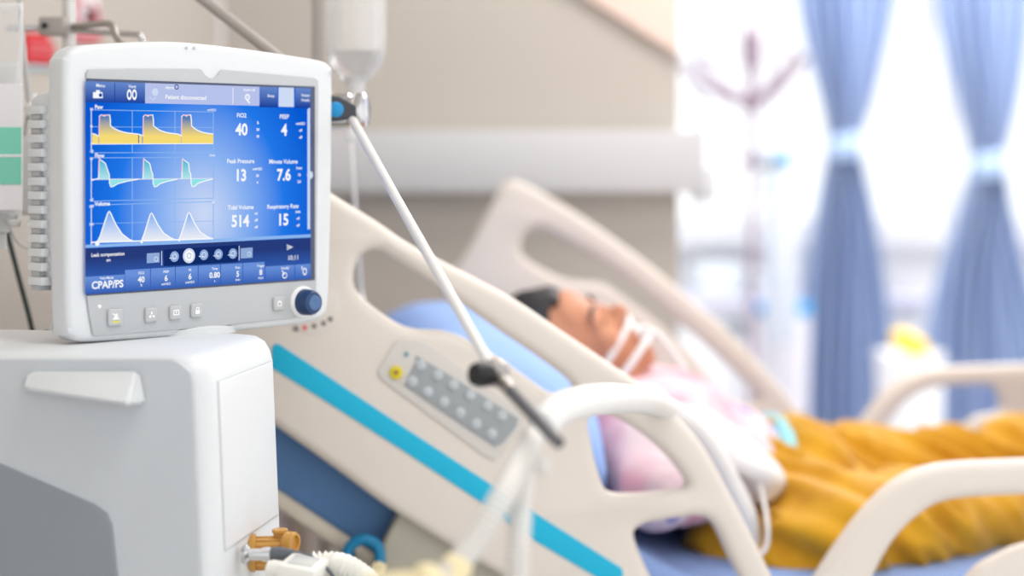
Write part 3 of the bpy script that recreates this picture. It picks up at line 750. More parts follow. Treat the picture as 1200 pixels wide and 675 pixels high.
hose('breathing_hose', [P(634, 500, 1.63), P(656, 479, 1.66), P(700, 468, 1.76), P(745, 468, 2.0), P(775, 476, 2.36), P(802, 492, 2.47), P(826, 516, 2.53), P(852, 558, 2.57), P(874, 602, 2.58), P(880, 640, 2.6)], .0150, 'thick white hose arching over the end loop of near bed rail', m=M_hose)
# water trap / connector at the lower edge
wt = P(500, 680, 1.44)
s = thing('water_trap', 'cream plastic water trap at the bottom edge beside the slanting hose', 'water trap', wt+Vector((0, 0, -.05)))
lathe('trap_cup', [(-.05, .012), (-.045, .017), (-.01, .018), (.0, .016)], wt, Z, M_filter, s, 22)
lathe('trap_cap', [(-.004, .019), (.002, .016), (.006, .011), (.012, .008), (.014, 0)], wt, Z, M_cream, s, 22)
tube('side_port', [wt+Vector((-.05, .0, -.004)), wt+Vector((-.02, 0, -.001)), wt], .008, M_cream, s)

# ------------------------------------------------------------------ hospital bed
eB = Vector((math.cos(math.radians(9)), math.sin(math.radians(9)), 0))
BO = Vector((-.27, 2.33, 0))
NB = Plane(BO, eB, Z)                      # near rail plane, n towards the camera
def BP(u, v, w): return NB.at(u, v, -w)
def bd(a, w, z): return NB.w(a, z, -w)
bed = thing('hospital_bed', 'beige adjustable hospital bed with raised backrest and cyan striped side rails', 'bed', bd(.8, .45, 0))
FBp = Plane(NB.w(0, 0, -.92), eB, Z)
near = [(285, 215), (300, 190), (340, 196), (390, 228), (440, 259), (480, 286), (540, 317), (600, 349), (655, 386), (710, 423), (760, 458), (815, 512), (855, 580), (880, 628), (905, 680), (925, 730), (905, 752), (860, 748), (800, 742), (730, 738), (640, 702), (555, 655), (460, 597), (390, 546), (320, 496), (265, 455), (262, 360), (272, 270)]
holeA = [(414, 318), (419, 303), (430, 294), (445, 293), (462, 303), (520, 341), (580, 384), (630, 418), (664, 444), (670, 456), (660, 464), (640, 458), (600, 430), (555, 401), (520, 388), (490, 386), (468, 380), (440, 362), (420, 344), (414, 332)]
holeB = [(688, 494), (694, 483), (712, 485), (745, 503), (775, 528), (800, 558), (800, 571), (780, 575), (735, 578), (710, 574), (699, 550), (692, 520)]
holeC = [(742, 630), (750, 614), (775, 608), (815, 603), (833, 612), (852, 650), (872, 694), (868, 714), (840, 720), (800, 715), (770, 690)]
rail = plate('side_rail', NB, near, .038, M_bed, bed, 0, bevel=.014, curve=True, holes=[holeA, holeB, holeC], smooth=60)
rail['label'] = 'near head rail with stripe and keypad'
plate('cyan_stripe', NB, [(318, 408), (321, 401), (327, 402), (373, 432), (470, 497), (572, 564), (626, 599), (725, 662), (727, 672), (705, 676), (698, 674), (622, 629), (564, 587), (470, 525), (373, 463), (318, 429)], .003, M_cyan, rail, .0192, bevel=.0008)
kp = plate('control_panel', NB, [(441, 434), (443, 429), (461, 399), (467, 396), (486, 397), (500, 402), (604, 474), (612, 484), (611, 494), (585, 530), (576, 536), (566, 532), (450, 446), (443, 440)], .004, M_keypad, rail, .0198, bevel=.0015)
plate('keypad_membrane', NB, [(474, 445), (486, 421), (494, 419), (596, 482), (603, 490), (600, 499), (586, 516), (577, 519), (570, 516), (480, 455)], .0025, M_keygrey, rail, .0222, bevel=.001, curve=True)
for (u, v) in ((493, 428), (513, 439.5), (531, 451), (551, 463), (571, 475.5), (588, 487), (483, 447), (501, 459), (520, 471), (539, 483.5), (557.5, 496.5), (576, 508)):
    lathe('keypad_button', [(0, .0072), (.002, .0072), (.0035, .005), (.0038, 0)], NB.at(u, v, .0232), NB.n, M_keybtn, rail, 16)
lathe('yellow_button', [(0, .0088), (.003, .0086), (.0045, .007), (.0048, 0)], NB.at(464, 436.5, .0215), NB.n, M_yellow, rail, 20)
lathe('button_mark', [(0, .003), (.0006, .003), (.0006, 0)], NB.at(464, 436.5, .0264), NB.n, M_sign_dark, rail, 6)
lathe('indicator_light', [(0, .003), (.002, .003), (.002, 0)], NB.at(476, 415, .0215), NB.n, mat('led_teal', (90, 150, 160), .4), rail, 12)
for i, (u, v) in enumerate(((347, 385), (357, 384), (368, 382), (379, 379), (387, 374))):
    lathe('angle_mark', [(0, .0036), (.001, .0036), (.001, 0)], NB.at(u, v, .0198), NB.n, mat('mark_red', (220, 110, 110), .5) if i == 1 else mat('mark_grey', (128, 122, 122), .5), rail, 8)
lathe('angle_gauge', [(0, .034), (.001, .034), (.0016, .032), (.0016, 0)], NB.at(368, 362, .0188), NB.n, mat('gauge_beige', (226, 217, 208), .4), rail, 36)
# bracket plate below the near panel
br = plate('rail_bracket', NB, [(470, 596), (476, 597), (560, 640), (640, 684), (660, 760), (420, 780), (428, 700), (445, 645)], .03, M_olive, bed, -.012, bevel=.006)
plate('bracket_seam', NB, [(469, 594), (475, 593), (560, 636), (645, 681), (642, 687), (560, 643), (476, 600)], .008, mat('seam_brown', (128, 120, 108), .6), bed, .004, bevel=.002)
# far head rail
far = [(520, 345), (548, 292), (583, 226), (592, 215), (606, 212), (640, 229), (690, 260), (750, 303), (800, 343), (860, 395), (903, 442), (935, 480), (955, 508), (948, 540), (900, 545), (840, 520), (760, 480), (640, 450), (540, 400)]
fhole = [(609, 292), (613, 276), (624, 268), (640, 270), (700, 303), (745, 335), (790, 372), (840, 416), (880, 456), (886, 468), (872, 474), (845, 462), (826, 436), (805, 411), (770, 378), (730, 348), (708, 333), (690, 330), (664, 328), (640, 318), (618, 305)]
rail2 = plate('side_rail', FBp, far, .038, M_bed, bed, 0, bevel=.014, curve=True, holes=[fhole], smooth=60)
rail2['label'] = 'far head rail, plain'
# foot rails
nf = [(930, 740), (942, 700), (955, 675), (985, 630), (1018, 589), (1056, 557), (1105, 542), (1200, 537), (1330, 530), (1430, 526), (1475, 545), (1490, 620), (1480, 740), (1400, 760), (1180, 765), (980, 765)]
nh = [(1000, 722), (1008, 700), (1038, 640), (1072, 603), (1112, 584), (1200, 578), (1320, 571), (1420, 568), (1440, 590), (1438, 610), (1400, 618), (1300, 624), (1205, 636), (1168, 650), (1140, 668), (1118, 700), (1090, 728), (1040, 735)]
r3 = plate('side_rail', NB, nf, .038, M_bed, bed, 0, bevel=.015, curve=True, holes=[nh], smooth=60); r3['label'] = 'near foot rail'
ff = [(1000, 510), (1012, 488), (1032, 462), (1060, 441), (1100, 430), (1200, 426), (1330, 421), (1370, 440), (1375, 520), (1340, 560), (1150, 562), (1010, 560)]
fh1 = [(1036, 505), (1044, 488), (1062, 468), (1085, 456), (1120, 451), (1150, 450), (1164, 454), (1172, 472), (1168, 482), (1145, 487), (1128, 498), (1112, 516), (1080, 525), (1045, 522)]
r4 = plate('side_rail', FBp, ff, .038, M_bed, bed, 0, bevel=.014, curve=True, holes=[fh1], smooth=60); r4['label'] = 'far foot rail'
# mattress, platform, frame
def bprof(name, prof, w0, w1, m, parent, bev=.01, curve=False, sm=50):
    """profile in (along the bed, height), extruded across the bed"""
    pl = Plane(NB.w(0, 0, -(w0+w1)/2), eB, Z)
    return link(name, shape_mesh([smooth2(prof) if curve else prof], pl.mat(0), w1-w0, bev), m, parent, sm)
def bot(a): return .908-.70*(a+.05)          # underside line of the raised backrest (a along the bed)
A0 = -.14; TH = .235; FZ = .745; FB_ = FZ-.15
ah = (.908-.035-FB_)/.70; ahT = (.908-.035+TH-FZ)/.70
bprof('mattress', [(A0, bot(A0)), (A0, bot(A0)+TH-.01), (A0+.02, bot(A0+.02)+TH), (ahT-.05, FZ+.038), (ahT+.0, FZ+.012), (ahT+.06, FZ), (1.52, FZ), (1.52, FB_), (ah+.02, FB_)], .035, .885, M_navy, bed, .010)
bprof('backrest_platform', [(A0-.02, bot(A0-.02)+.010), (ah, FB_+.010), (ah, FB_-.016), (A0-.02, bot(A0-.02)-.016)], .024, .89, M_taupe if False else mat('platform_beige', (205, 194, 178), .5), bed, .008)
bprof('seat_platform', [(ah+.005, FB_-.002), (1.52, FB_-.002), (1.52, FB_-.042), (ah+.005, FB_-.042)], .05, .87, mat('platform_beige', (0, 0, 0)), bed, .008)
bprof('base_frame', [(-.05, .36), (1.5, .36), (1.5, .28), (-.05, .28)], .2, .72, M_palepink, bed, .015)
for a_ in (.16, 1.2):
    bprof('lift_column', [(a_-.06, .34), (a_+.06, .34), (a_+.045, bot(a_)-.03 if a_ < ah else FB_-.03), (a_-.045, bot(a_)-.03 if a_ < ah else FB_-.03)], .4, .52, M_palepink, bed, .01)
bprof('foot_board', [(1.53, .45), (1.56, .45), (1.56, 1.0), (1.53, 1.0)], .03, .89, M_bed, bed, .012)
for a_ in (0, 1.4):
    for w_ in (.24, .68):
        lathe('castor', [(-.02, .05), (-.016, .06), (.016, .06), (.02, .05)], bd(a_, w_, .0602), NB.n, M_greyrub, bed, 24)
        q = bd(a_, w_, .2)
        lathe('castor_stem', [(-.11, .02), (.09, .018)], q, Z, M_steel, bed, 14)
# rail posts tie the rails to the frame
for (a_, w_, z1) in ((.30, -.0, .72), (.95, .0, .70), (.30, .92, .86), (.95, .92, .86)):
    bprof('rail_post', [(a_-.03, .5), (a_+.03, .5), (a_+.03, z1), (a_-.03, z1)], w_-.012, w_+.012, M_taupe, bed, .005)
    bprof('rail_crossbar', [(a_-.025, .5), (a_+.025, .5), (a_+.025, .54), (a_-.025, .54)], min(w_, .45)+(.0 if w_ < .5 else 0), max(w_, .45), M_taupe, bed, .005)

# blue hook clip and pale pipes seen under the raised backrest
s = thing('hose_clip', 'bright blue open hook clip under the raised backrest beside the olive plate', 'clip', P(418, 668, 2.36))
hc = P(424, 654, 2.33)
bm = bmesh.new()
add_tube(bm, cat_rom([hc+Vector((.024, 0, -.008)), hc+Vector((.020, 0, .016)), hc+Vector((.0, 0, .024)), hc+Vector((-.018, 0, .010)), hc+Vector((-.012, 0, -.016)), hc+Vector((.004, 0, -.034)), hc+Vector((.0, 0, -.07))], 8), .0075, 12)
link('hook', bm_mesh(bm), M_bluebin, s, 60)
lathe('pivot', [(-.014, .010), (.012, .010), (.014, .008)], hc+Vector((.022, -.004, -.012)), (0, -1, 0), M_cream, s, 16)
lathe('black_grip', [(-.03, .009), (.014, .010), (.018, .007)], hc+Vector((-.020, .012, -.010)), (.1, 0, 1), M_black, s, 14)
for (u, w_, Y, m_, lab, nm) in ((371, 9, 3.0, M_palepink, 'white pipe under the backrest, between taupe case and steel pipe', 'stand_pipe'), (381, 9, 3.05, M_steel, 'steel pipe under the backrest, between two white pipes', 'stand_pipe'), (395, 13, 2.95, M_palepink, 'thick white pipe under the backrest nearest the blue clip', 'stand_pipe')):
    p = P(u, 640, Y); r_ = w_*Y/F/2
    o_ = lathe(nm, [(0, r_*2.2), (.012, r_*2.2), (.018, r_), (P(u, 590, Y).z+.03, r_)], (p.x, p.y, 0), Z, m_, None, 18)
    tag(o_, lab, 'pipe')
p = P(355, 640, 3.3)
s = thing('floor_case', 'taupe upright case behind the bed, seen under the raised backrest', 'case', (p.x, p.y, 0))
abox('case_body', (p.x-.018, p.y-.03, .0), (p.x+.018, p.y+.1, .82), mat('case_taupe', (206, 192, 184), .5), s, .01)
abox('case_lid', (p.x-.02, p.y-.034, .82), (p.x+.02, p.y+.104, .84), M_greymetal, s, .005)
p = P(333, 640, 3.35)
s = thing('oxygen_cylinder', 'pale mauve gas cylinder behind the bed beside the taupe case', 'gas cylinder', (p.x-.01, p.y, 0))
lathe('cylinder', [(0, .02), (.01, .03), (.78, .03), (.82, .022), (.84, .012), (.86, .012)], (p.x-.01, p.y, 0), Z, M_mauve, s, 24)
lathe('valve', [(.85, .012), (.87, .014), (.89, .014), (.90, .006)], (p.x-.01, p.y, 0), Z, M_chrome, s, 16)

# ------------------------------------------------------------------ pillow, sheet
def cushion(name, c, ex, ey, ez, m, label, power=.6, seed=1):
    bm = bmesh.new(); n_ = 36; top = []; botm = []
    for i in range(n_+1):
        r1 = []; r2 = []
        for j in range(n_+1):
            x = -1+2*i/n_; y = -1+2*j/n_
            hgt = max(0, (1-abs(x)**3.2))**.55*max(0, (1-abs(y)**3.2))**.55
            wob = .10*noise.noise(Vector((x*1.7+seed, y*1.7, 0)))+.05*noise.noise(Vector((x*4+seed, y*4, 3)))
            pin = 1-.06*(1-abs(x))*(abs(y) > .9)
            b_ = c+ex*x*pin+ey*y
            r1.append(bm.verts.new(b_+ez*hgt*(1+wob))); r2.append(bm.verts.new(b_-ez*hgt*(.6+wob*.3)-ez*.001))
        top.append(r1); botm.append(r2)
    for i in range(n_):
        for j in range(n_):
            bm.faces.new((top[i][j], top[i+1][j], top[i+1][j+1], top[i][j+1])); bm.faces.new((botm[i][j], botm[i][j+1], botm[i+1][j+1], botm[i+1][j]))
    bmesh.ops.remove_doubles(bm, verts=bm.verts, dist=.0015)
    o = link(name, bm_mesh(bm), m, None, 180); tag(o, label, name.split('_')[-1]); return o
sl_ = Vector((eB.x*.82, eB.y*.82, -.573)).normalized(); upn = Vector((eB.x*.573, eB.y*.573, .82)).normalized(); crs = -NB.n
def top_b(a): return bot(a)+TH
pa = .262
pc = bd(pa, .44, top_b(pa))+upn*.058
cushion('bed_pillow', pc, sl_*.158, crs*.34, upn*.108, M_pillow, 'light blue pillow under the patient head on the raised backrest')
# fitted blue sheet over the flat part and lower backrest
bm = bmesh.new(); rows = []
prof = [(ahT-.30, top_b(ahT-.30)), (ahT-.2, top_b(ahT-.2)), (ahT-.1, top_b(ahT-.1)), (ahT-.04, FZ+.034), (ahT+.0, FZ+.016), (ahT+.06, FZ+.002)]+[(ahT+.06+(1.5-ahT-.06)*k/20, FZ) for k in range(1, 21)]
for (a_, z_) in prof:
    r = []
    for k in range(-4, 34):
        w_ = .03+.86*max(0, min(29, k))/29; dz_ = 0
        if k < 0: w_ = .03-.002; dz_ = k*.022
        if k > 29: w_ = .892; dz_ = -(k-29)*.022
        n1 = noise.noise(Vector((a_*9, w_*6, 1)))*.005+noise.noise(Vector((a_*22+w_*8, w_*5, 4)))*.004
        r.append(bm.verts.new(bd(a_, w_, z_+.007+abs(n1)+dz_)))
    rows.append(r)
for i in range(len(rows)-1):
    for k in range(len(rows[0])-1): bm.faces.new((rows[i][k], rows[i+1][k], rows[i+1][k+1], rows[i][k+1]))
me = bm_mesh(bm); o = link('bed_sheet', me, M_sheet, None, 180); so = o.modifiers.new('s', 'SOLIDIFY'); so.thickness = .004; so.offset = 0
tag(o, 'rumpled light blue sheet on the flat of the mattress under the legs', 'sheet')

# ------------------------------------------------------------------ patient
hc0 = BP(662, 416, .45)
D0 = (eB*.865-Z*.5).normalized(); N0 = (eB*.5+Z*.865).normalized(); S0 = NB.n.copy()    # towards chin, out of the face, towards the camera
yaw = math.radians(16)
HN = (N0*math.cos(yaw)+S0*math.sin(yaw)).normalized(); HS = (S0*math.cos(yaw)-N0*math.sin(yaw)).normalized(); HD = D0
def hd(d, n, s): return hc0+HD*d+HN*n+HS*s
AX = (HD, HN, HS)
body = bmesh.new()
def E(d, n, s, rd, rn, rs): add_ell(body, hd(d, n, s), AX, (rd, rn, rs))
E(-.028, -.008, 0, .092, .096, .077); E(.035, .028, 0, .082, .066, .062); E(.075, .03, 0, .05, .05, .052); E(.106, .062, 0, .022, .022, .024)
E(-.03, .06, 0, .045, .035, .055)
E(-.002, .082, .0, .014, .016, .05)           # brow
E(.018, .088, 0, .03, .016, .011); E(.036, .104, 0, .015, .015, .0125); E(.041, .092, .011, .009, .011, .009); E(.041, .092, -.011, .009, .011, .009)
for s_ in (1, -1):
    E(.036, .062, .040*s_, .026, .024, .022); E(.010, .075, .031*s_, .012, .014, .017)
    E(.012, -.008, .078*s_, .030, .017, .008); E(.095, .02, .038*s_, .03, .03, .018)
E(.071, .086, 0, .0065, .012, .024); E(.081, .083, 0, .007, .012, .021)
sh_c = BP(742, 494, .45)
add_caps(body, hd(.06, -.03, 0), sh_c, .054, .058)
chest = BP(778, 522, .45); belly = BP(845, 562, .45); pelv = BP(912, 585, .45)
for (c_, r1, r2, r3) in ((chest, .13, .10, .155), (belly, .12, .10, .14), (pelv, .12, .10, .15)):
    add_ell(body, c_, (D0, N0, S0), (r1, r2, r3))
sN, sF = BP(738, 500, .28), BP(738, 490, .62)
add_caps(body, sN, sF, .055, .055)
eN = BP(766, 574, .16); wN = BP(852, 572, .30); eF = BP(800, 540, .74); wF = BP(870, 520, .58)
for (a_, b_, r1, r2) in ((sN, eN, .05, .038), (eN, wN, .038, .026), (sF, eF, .05, .038), (eF, wF, .038, .026)): add_caps(body, a_, b_, r1, r2)
def hand(wr, fwd, up, sgn):
    sd = fwd.cross(up).normalized()*sgn
    add_ell(body, wr+fwd*.045, (fwd, sd, up), (.05, .04, .014))
    for k, (off, ln_) in enumerate(((-.028, .066), (-.010, .076), (.009, .072), (.026, .056))):
        b_ = wr+fwd*.085+sd*off; m1 = b_+fwd*ln_*.5+up*.004; e_ = b_+fwd*ln_-up*.012
        add_caps(body, b_-fwd*.015, m1, .0092, .0085, 10); add_caps(body, m1, e_, .0085, .0072, 10)
    b_ = wr+fwd*.03-sd*.034; m1 = b_+fwd*.03-sd*.02; add_caps(body, b_, m1, .011, .0095, 10); add_caps(body, m1, m1+fwd*.03-sd*.004-up*.006, .0095, .008, 10)
hand(wN, (eB*.8-S0*.45-Z*.35).normalized(), N0, 1); hand(wF, (eB*.8+S0*.5-Z*.3).normalized(), N0, -1)
hipN, hipF = BP(905, 610, .36), BP(925, 575, .56)
kN = BP(1035, 628, .20); kF = BP(1215, 560, .60)
aN = BP(1290, 590, .34); aF = bd((kF-BO).dot(eB)+.36, .56, .80)
for (a_, b_, r1, r2) in ((hipN, kN, .075, .052), (kN, aN, .052, .034), (hipF, kF, .075, .052), (kF, aF, .05, .034)): add_caps(body, a_, b_, r1, r2)
for a_, s_ in ((aN, 1), (aF, 1)):
    f0 = a_+eB*.02; add_caps(body, f0, f0+Z*.10+eB*.07, .036, .026); add_caps(body, a_-Z*.01, f0-Z*.012, .034, .034)
me = remesh(body, .0046, 5)
pers = link('person', me, M_skin, None, 180)
tag(pers, 'person lying propped on the bed with taped breathing tube, pink gown and mustard trousers', 'person')
# hair cap
bm = bmesh.new(); add_ell(bm, hd(-.032, -.012, 0), AX, (.098, .102, .083), 40)
dele = []
for v in bm.verts:
    q = v.co-hc0; d, n, s_ = q.dot(HD), q.dot(HN), q.dot(HS)
    v.co += (v.co-hc0).normalized()*(.004*noise.noise(v.co*40)+.003)
    lim = -.058 if n > .02 else (-.058+(.02-n)*1.9)
    if d > min(lim, .055): dele.append(v)
bmesh.ops.delete(bm, geom=dele, context='VERTS')
bmesh.ops.solidify(bm, geom=list(bm.faces), thickness=.008)
link('hair', bm_mesh(bm), M_hair, pers, 180)
# brows, closed eyes, mouth line
for s_ in (1, -1):
    tube('eyebrow', [hd(-.006, .083, .047*s_), hd(-.011, .094, .033*s_), hd(-.006, .098, .014*s_)], .0028, M_hair, pers, 8)
    tube('eyelashes', [hd(.014, .078, .045*s_), hd(.018, .088, .031*s_), hd(.016, .087, .017*s_)], .0014, M_hair, pers, 6)
# gown
bm = bmesh.new()
for (c_, r1, r2, r3) in ((BP(775, 518, .45), .14, .118, .17), (BP(845, 556, .45), .13, .118, .158), (BP(872, 575, .45), .10, .112, .155)): add_ell(bm, c_, (D0, N0, S0), (r1, r2, r3))
add_caps(bm, sN, sF, .068, .068)
for (a_, b_) in ((sN, eN), (sF, eF)): add_caps(bm, a_, b_, .066, .06)
for (a_, b_) in ((eN, wN), (eF, wF)): add_caps(bm, a_, a_+(b_-a_)*.55, .058, .05)
add_caps(bm, sh_c-D0*.01, sh_c+D0*.03, .066, .09)
def wr1(p):
    q = Vector((p.dot(D0)*8+p.dot(S0)*5, p.dot(S0)*16-p.dot(D0)*5, p.z*9)); return .010*noise.noise(q)+.005*noise.noise(q*2.3)
link('gown', remesh(bm, .008, 6, wr1), M_gown, pers, 180)
# trousers
bm = bmesh.new()
add_ell(bm, BP(912, 578, .46), (D0, N0, S0), (.112, .122, .168))
add_caps(bm, BP(920, 585, .38), BP(940, 575, .56), .108, .112)
for (a_, b_, r1, r2) in ((hipN, kN, .108, .092), (kN, BP(1270, 588, .34), .088, .06), (hipF+Z*.0, BP(1080, 572, .58), .112, .098), (BP(1080, 572, .58), kF, .098, .094), (kF, aF-eB*.05, .09, .075)): add_caps(bm, a_, b_, r1, r2)
add_caps(bm, BP(845, 645, .26), BP(955, 650, .17), .05, .07); add_caps(bm, BP(940, 620, .24), BP(985, 640, .14), .08, .07)
add_caps(bm, BP(980, 600, .40), BP(1150, 600, .45), .07, .07)
def wr2(p):
    a_ = (p-BO).dot(eB); w_ = -(p-BO).dot(NB.n)
    t1 = a_*.75+p.z*1.0+w_*.35; t2 = a_*.9-p.z*.7
    k1 = noise.noise(Vector((t1*17, t2*4, 2))); k2 = noise.noise(Vector((t1*34, t2*7, 9))); k3 = noise.noise(Vector((t1*9, t2*6, 5)))
    return .034*(1-abs(k1))**2.5+.010*k2+.016*k3-.02
link('trousers', remesh(bm, .0075, 6, wr2), M_mustard, pers, 180)
lathe('waistband', [(-.012, .119), (-.006, .124), (.008, .124), (.014, .119)], BP(870, 566, .455), D0, mat('aqua_band', (150, 214, 226), .7), pers, 40, xs=1.38, xdir=N0)

# breathing tube with tapes on the face
et = thing('taped_breathing_tube', 'white tapes and mouth tube across the patient face', 'breathing tube', hd(.07, .08, 0))
def strap(name, d0, r, slope, m=M_tape):
    pts = []
    for k in range(-9, 10):
        t_ = k/9; s_ = .069*math.sin(t_*1.45)
        n_ = .102-.092*(1-math.cos(t_*1.45))
        pts.append(hd(d0+slope*abs(t_), n_, s_))
    bm = bmesh.new(); p = cat_rom(pts, 3)
    for i in range(len(p)-1):
        pass
    add_tube(bm, p, r, 10); return link(name, bm_mesh(bm), m, et, 180)
strap('tape_strap', .057, .0052, -.012); strap('tape_strap', .096, .0056, -.02)
tube('mouth_tube', [hd(.076, .085, .004), hd(.08, .10, .006), hd(.10, .108, .012), hd(.13, .10, .02), hd(.17, .085, .03)], .0055, M_hose, et)
lathe('bite_block', [(0, .012), (.01, .012), (.012, .008)], hd(.076, .088, .003), HN, M_tape, et, 16)
# white towel on the lap, thin catheter line
bm = bmesh.new()
tc_ = BP(835, 545, .31)
for (u, v, w_, r1, r2, r3) in ((815, 520, .30, .07, .028, .11), (848, 550, .27, .085, .036, .12), (862, 572, .26, .05, .034, .09)):
    add_ell(bm, BP(u, v, w_)+N0*.022, (D0, N0, S0), (r1, r2, r3))
o = link('hand_towel', remesh(bm, .006, 6, lambda p: .006*noise.noise(p*22)), M_towel, None, 180)
tag(o, 'folded white towel lying across the patient waist at the mustard trousers', 'towel')
o = tube('catheter_line', [BP(868, 540, .20), BP(880, 545, .19), BP(892, 575, .16), BP(899, 612, .13), BP(898, 640, .12), BP(888, 652, .12), BP(884, 664, .13)], .0036, M_tape, None, 10)
tag(o, 'thin white line looping down over the mustard trousers below the towel', 'tube')

# ------------------------------------------------------------------ drip stand, bags and bottle
px0, py0 = pole_xy.x, pole_xy.y
st = thing('drip_stand', 'chrome drip stand pole with clamp block and hooked rods left behind monitor', 'drip stand', (px0, py0, 0))
lathe('pole', [(0.05, .0075), (2.05, .0075)], (px0, py0, 0), Z, M_steel, st, 20)
lathe('pole_sleeve', [(1.0, .0088), (1.72, .0088)], (px0+.0, py0, 0), Z, mat('sleeve_white', (222, 218, 214), .25, metal=.4), st, 20)
for k in range(4):
    t_ = math.radians(45+90*k); e_ = Vector((math.cos(t_)*.1, math.sin(t_)*.1, 0))
    tube('foot', [Vector((px0, py0, .07)), Vector((px0, py0, .055))+e_*.5, Vector((px0, py0, .014))+e_], .01, M_steel, st, 10)
cb = P(63, 31, 2.32)
box('clamp_block', cb, (.017, 0, 0), (0, .014, 0), (0, 0, .012), M_greymetal, st, .004)
lathe('clamp_screw', [(0, .004), (.003, .004), (.003, 0)], cb+Vector((-.008, -.014, 0)), (0, -1, 0), M_black, st, 10)
tube('rod', [P(58, 33, 2.32), P(8, 33, 2.32)], .004, M_chrome, st, curve=False)
tube('hook_rod', [P(86, 36, 2.33), P(120, 38, 2.31), P(155, 40, 2.29), P(164, 42, 2.285), P(168, 50, 2.285)], .004, M_chrome, st, 10)
tube('hook_rod', [P(86, 31, 2.33), P(110, 29, 2.3), P(124, 27.5, 2.28), P(132, 31, 2.27), P(136, 42, 2.26), P(141, 51, 2.25)], .0045, M_steel, st, 10)
tube('top_hook', [Vector((px0, py0, 2.03)), Vector((px0-.03, py0-.08, 2.04)), Vector((px0-.045, py0-.125, 2.01)), Vector((px0-.05, py0-.13, 1.97))], .004, M_chrome, st, 10)
# infusion bag at the left edge
def flat_bag(parent, name, c, wx, dz, th, m, e=Vector((1, 0, 0)), n_=Vector((0, -1, 0)), pw=4, zs=1.0):
    bm = bmesh.new(); N_ = 28; T_ = []; B_ = []
    for i in range(N_+1):
        r1 = []; r2 = []
        for j in range(N_+1):
            x = -1+2*i/N_; y = -1+2*j/N_
            h_ = max(0, 1-abs(x)**pw)**.5*max(0, 1-abs(y)**pw)**.5
            taper = 1-.10*max(0, -y)**6
            q = c+e*x*wx*taper+Z*y*dz
            r1.append(bm.verts.new(q+n_*h_*th)); r2.append(bm.verts.new(q-n_*h_*th-n_*.0005))
        T_.append(r1); B_.append(r2)
    for i in range(N_):
        for j in range(N_):
            bm.faces.new((T_[i][j], T_[i+1][j], T_[i+1][j+1], T_[i][j+1])); bm.faces.new((B_[i][j], B_[i][j+1], B_[i+1][j+1], B_[i+1][j]))
    bmesh.ops.remove_doubles(bm, verts=bm.verts, dist=.0007)
    return link(name, bm_mesh(bm), m, parent, 180)
bc = P(-6, 135, 2.16)
bag = thing('infusion_bag', 'clear infusion bag with green and white label at left edge', 'infusion bag', P(-6, 262, 2.16))
flat_bag(bag, 'bag', bc, .034, .135, .019, M_clear)
flat_bag(bag, 'contents', bc-Vector((0, 0, .03)), .030, .095, .015, clear('bag_contents', (240, 242, 242), .55, .15))
lb = Plane(bc+Vector((0, -.021, 0)), (1, 0, 0), Z)
lab_ = plate('label_sheet', lb, [(-36, 98), (25, 98), (26, 246), (-36, 246)], .0012, M_paper, bag, 0)
plate('green_band', lb, [(-36, 149), (25.5, 149), (25.5, 216), (-36, 216)], .0012, M_green, bag, .0011)
plate('green_rule', lb, [(-36, 181), (25.5, 181), (25.5, 184), (-36, 184)], .0008, M_paper, bag, .0019)
lathe('neck_port', [(-.03, .006), (-.012, .006), (-.01, .009), (.012, .01)], P(2, 262, 2.16), Z, M_line, bag, 16)
tube('hanger', [bc+Vector((0, 0, .13)), Vector((bc.x-.02, bc.y+.01, 1.75)), Vector((px0-.05, py0-.13, 1.974))], .0022, M_line, bag, 8)
# second, smaller empty bag behind it, folded against the monitor
b2c = P(33, 205, 2.25)
bag2 = thing('infusion_bag', 'small limp white bag hanging beside the monitor ribs', 'infusion bag', P(33, 260, 2.25))
flat_bag(bag2, 'bag', b2c, .011, .05, .008, mat('limp_bag', (226, 226, 226), .35, trans=.2))
lathe('cap', [(-.008, .009), (.004, .010), (.008, .006), (.02, .006)], P(38, 128, 2.25)+Vector((0, 0, 0)), Z, M_hose, bag2, 16)
lathe('side_cap', [(-.006, .006), (.01, .006), (.012, .004)], P(42, 132, 2.25), (.9, -.2, .1), M_hose, bag2, 14)
o = tube('infusion_line', [P(21, -60, 2.3), P(23, 0, 2.28), P(28, 60, 2.26), P(33, 110, 2.25), P(34, 128, 2.25), P(27, 180, 2.25), P(31, 225, 2.25), P(42, 262, 2.27), P(55, 285, 2.28)], .0033, mat('line_grey', (188, 186, 184), .35), None, 10)
tag(o, 'grey infusion line running down past the clamp block to the limp bag', 'tube')
o = tube('infusion_line', [P(6, 240, 2.19), P(12, 268, 2.22), P(22, 285, 2.24), P(40, 292, 2.26), P(60, 290, 2.28)], .0018, mat('line_grey', (188, 186, 184)), None, 8)
tag(o, 'thin line curving under the green labelled bag towards the monitor', 'tube')
o = tube('power_cable', [P(4, 255, 2.3), P(9, 275, 2.3), P(22, 325, 2.3), P(35, 375, 2.3), P(41, 405, 2.31), P(50, 470, 2.33)], .0032, mat('cable_green_black', (28, 44, 42), .4), None, 10)
tag(o, 'black cable hanging down the left wall side behind the ventilator', 'cable')
o = lathe('cable_boot', [(0, .014), (.012, .015), (.02, .01), (.026, .004)], P(47, 404, 2.08), (.9, 0, .3), M_greyrub, None, 16)
tag(o, 'dark rubber boot behind the ventilator top left of the monitor', 'boot')
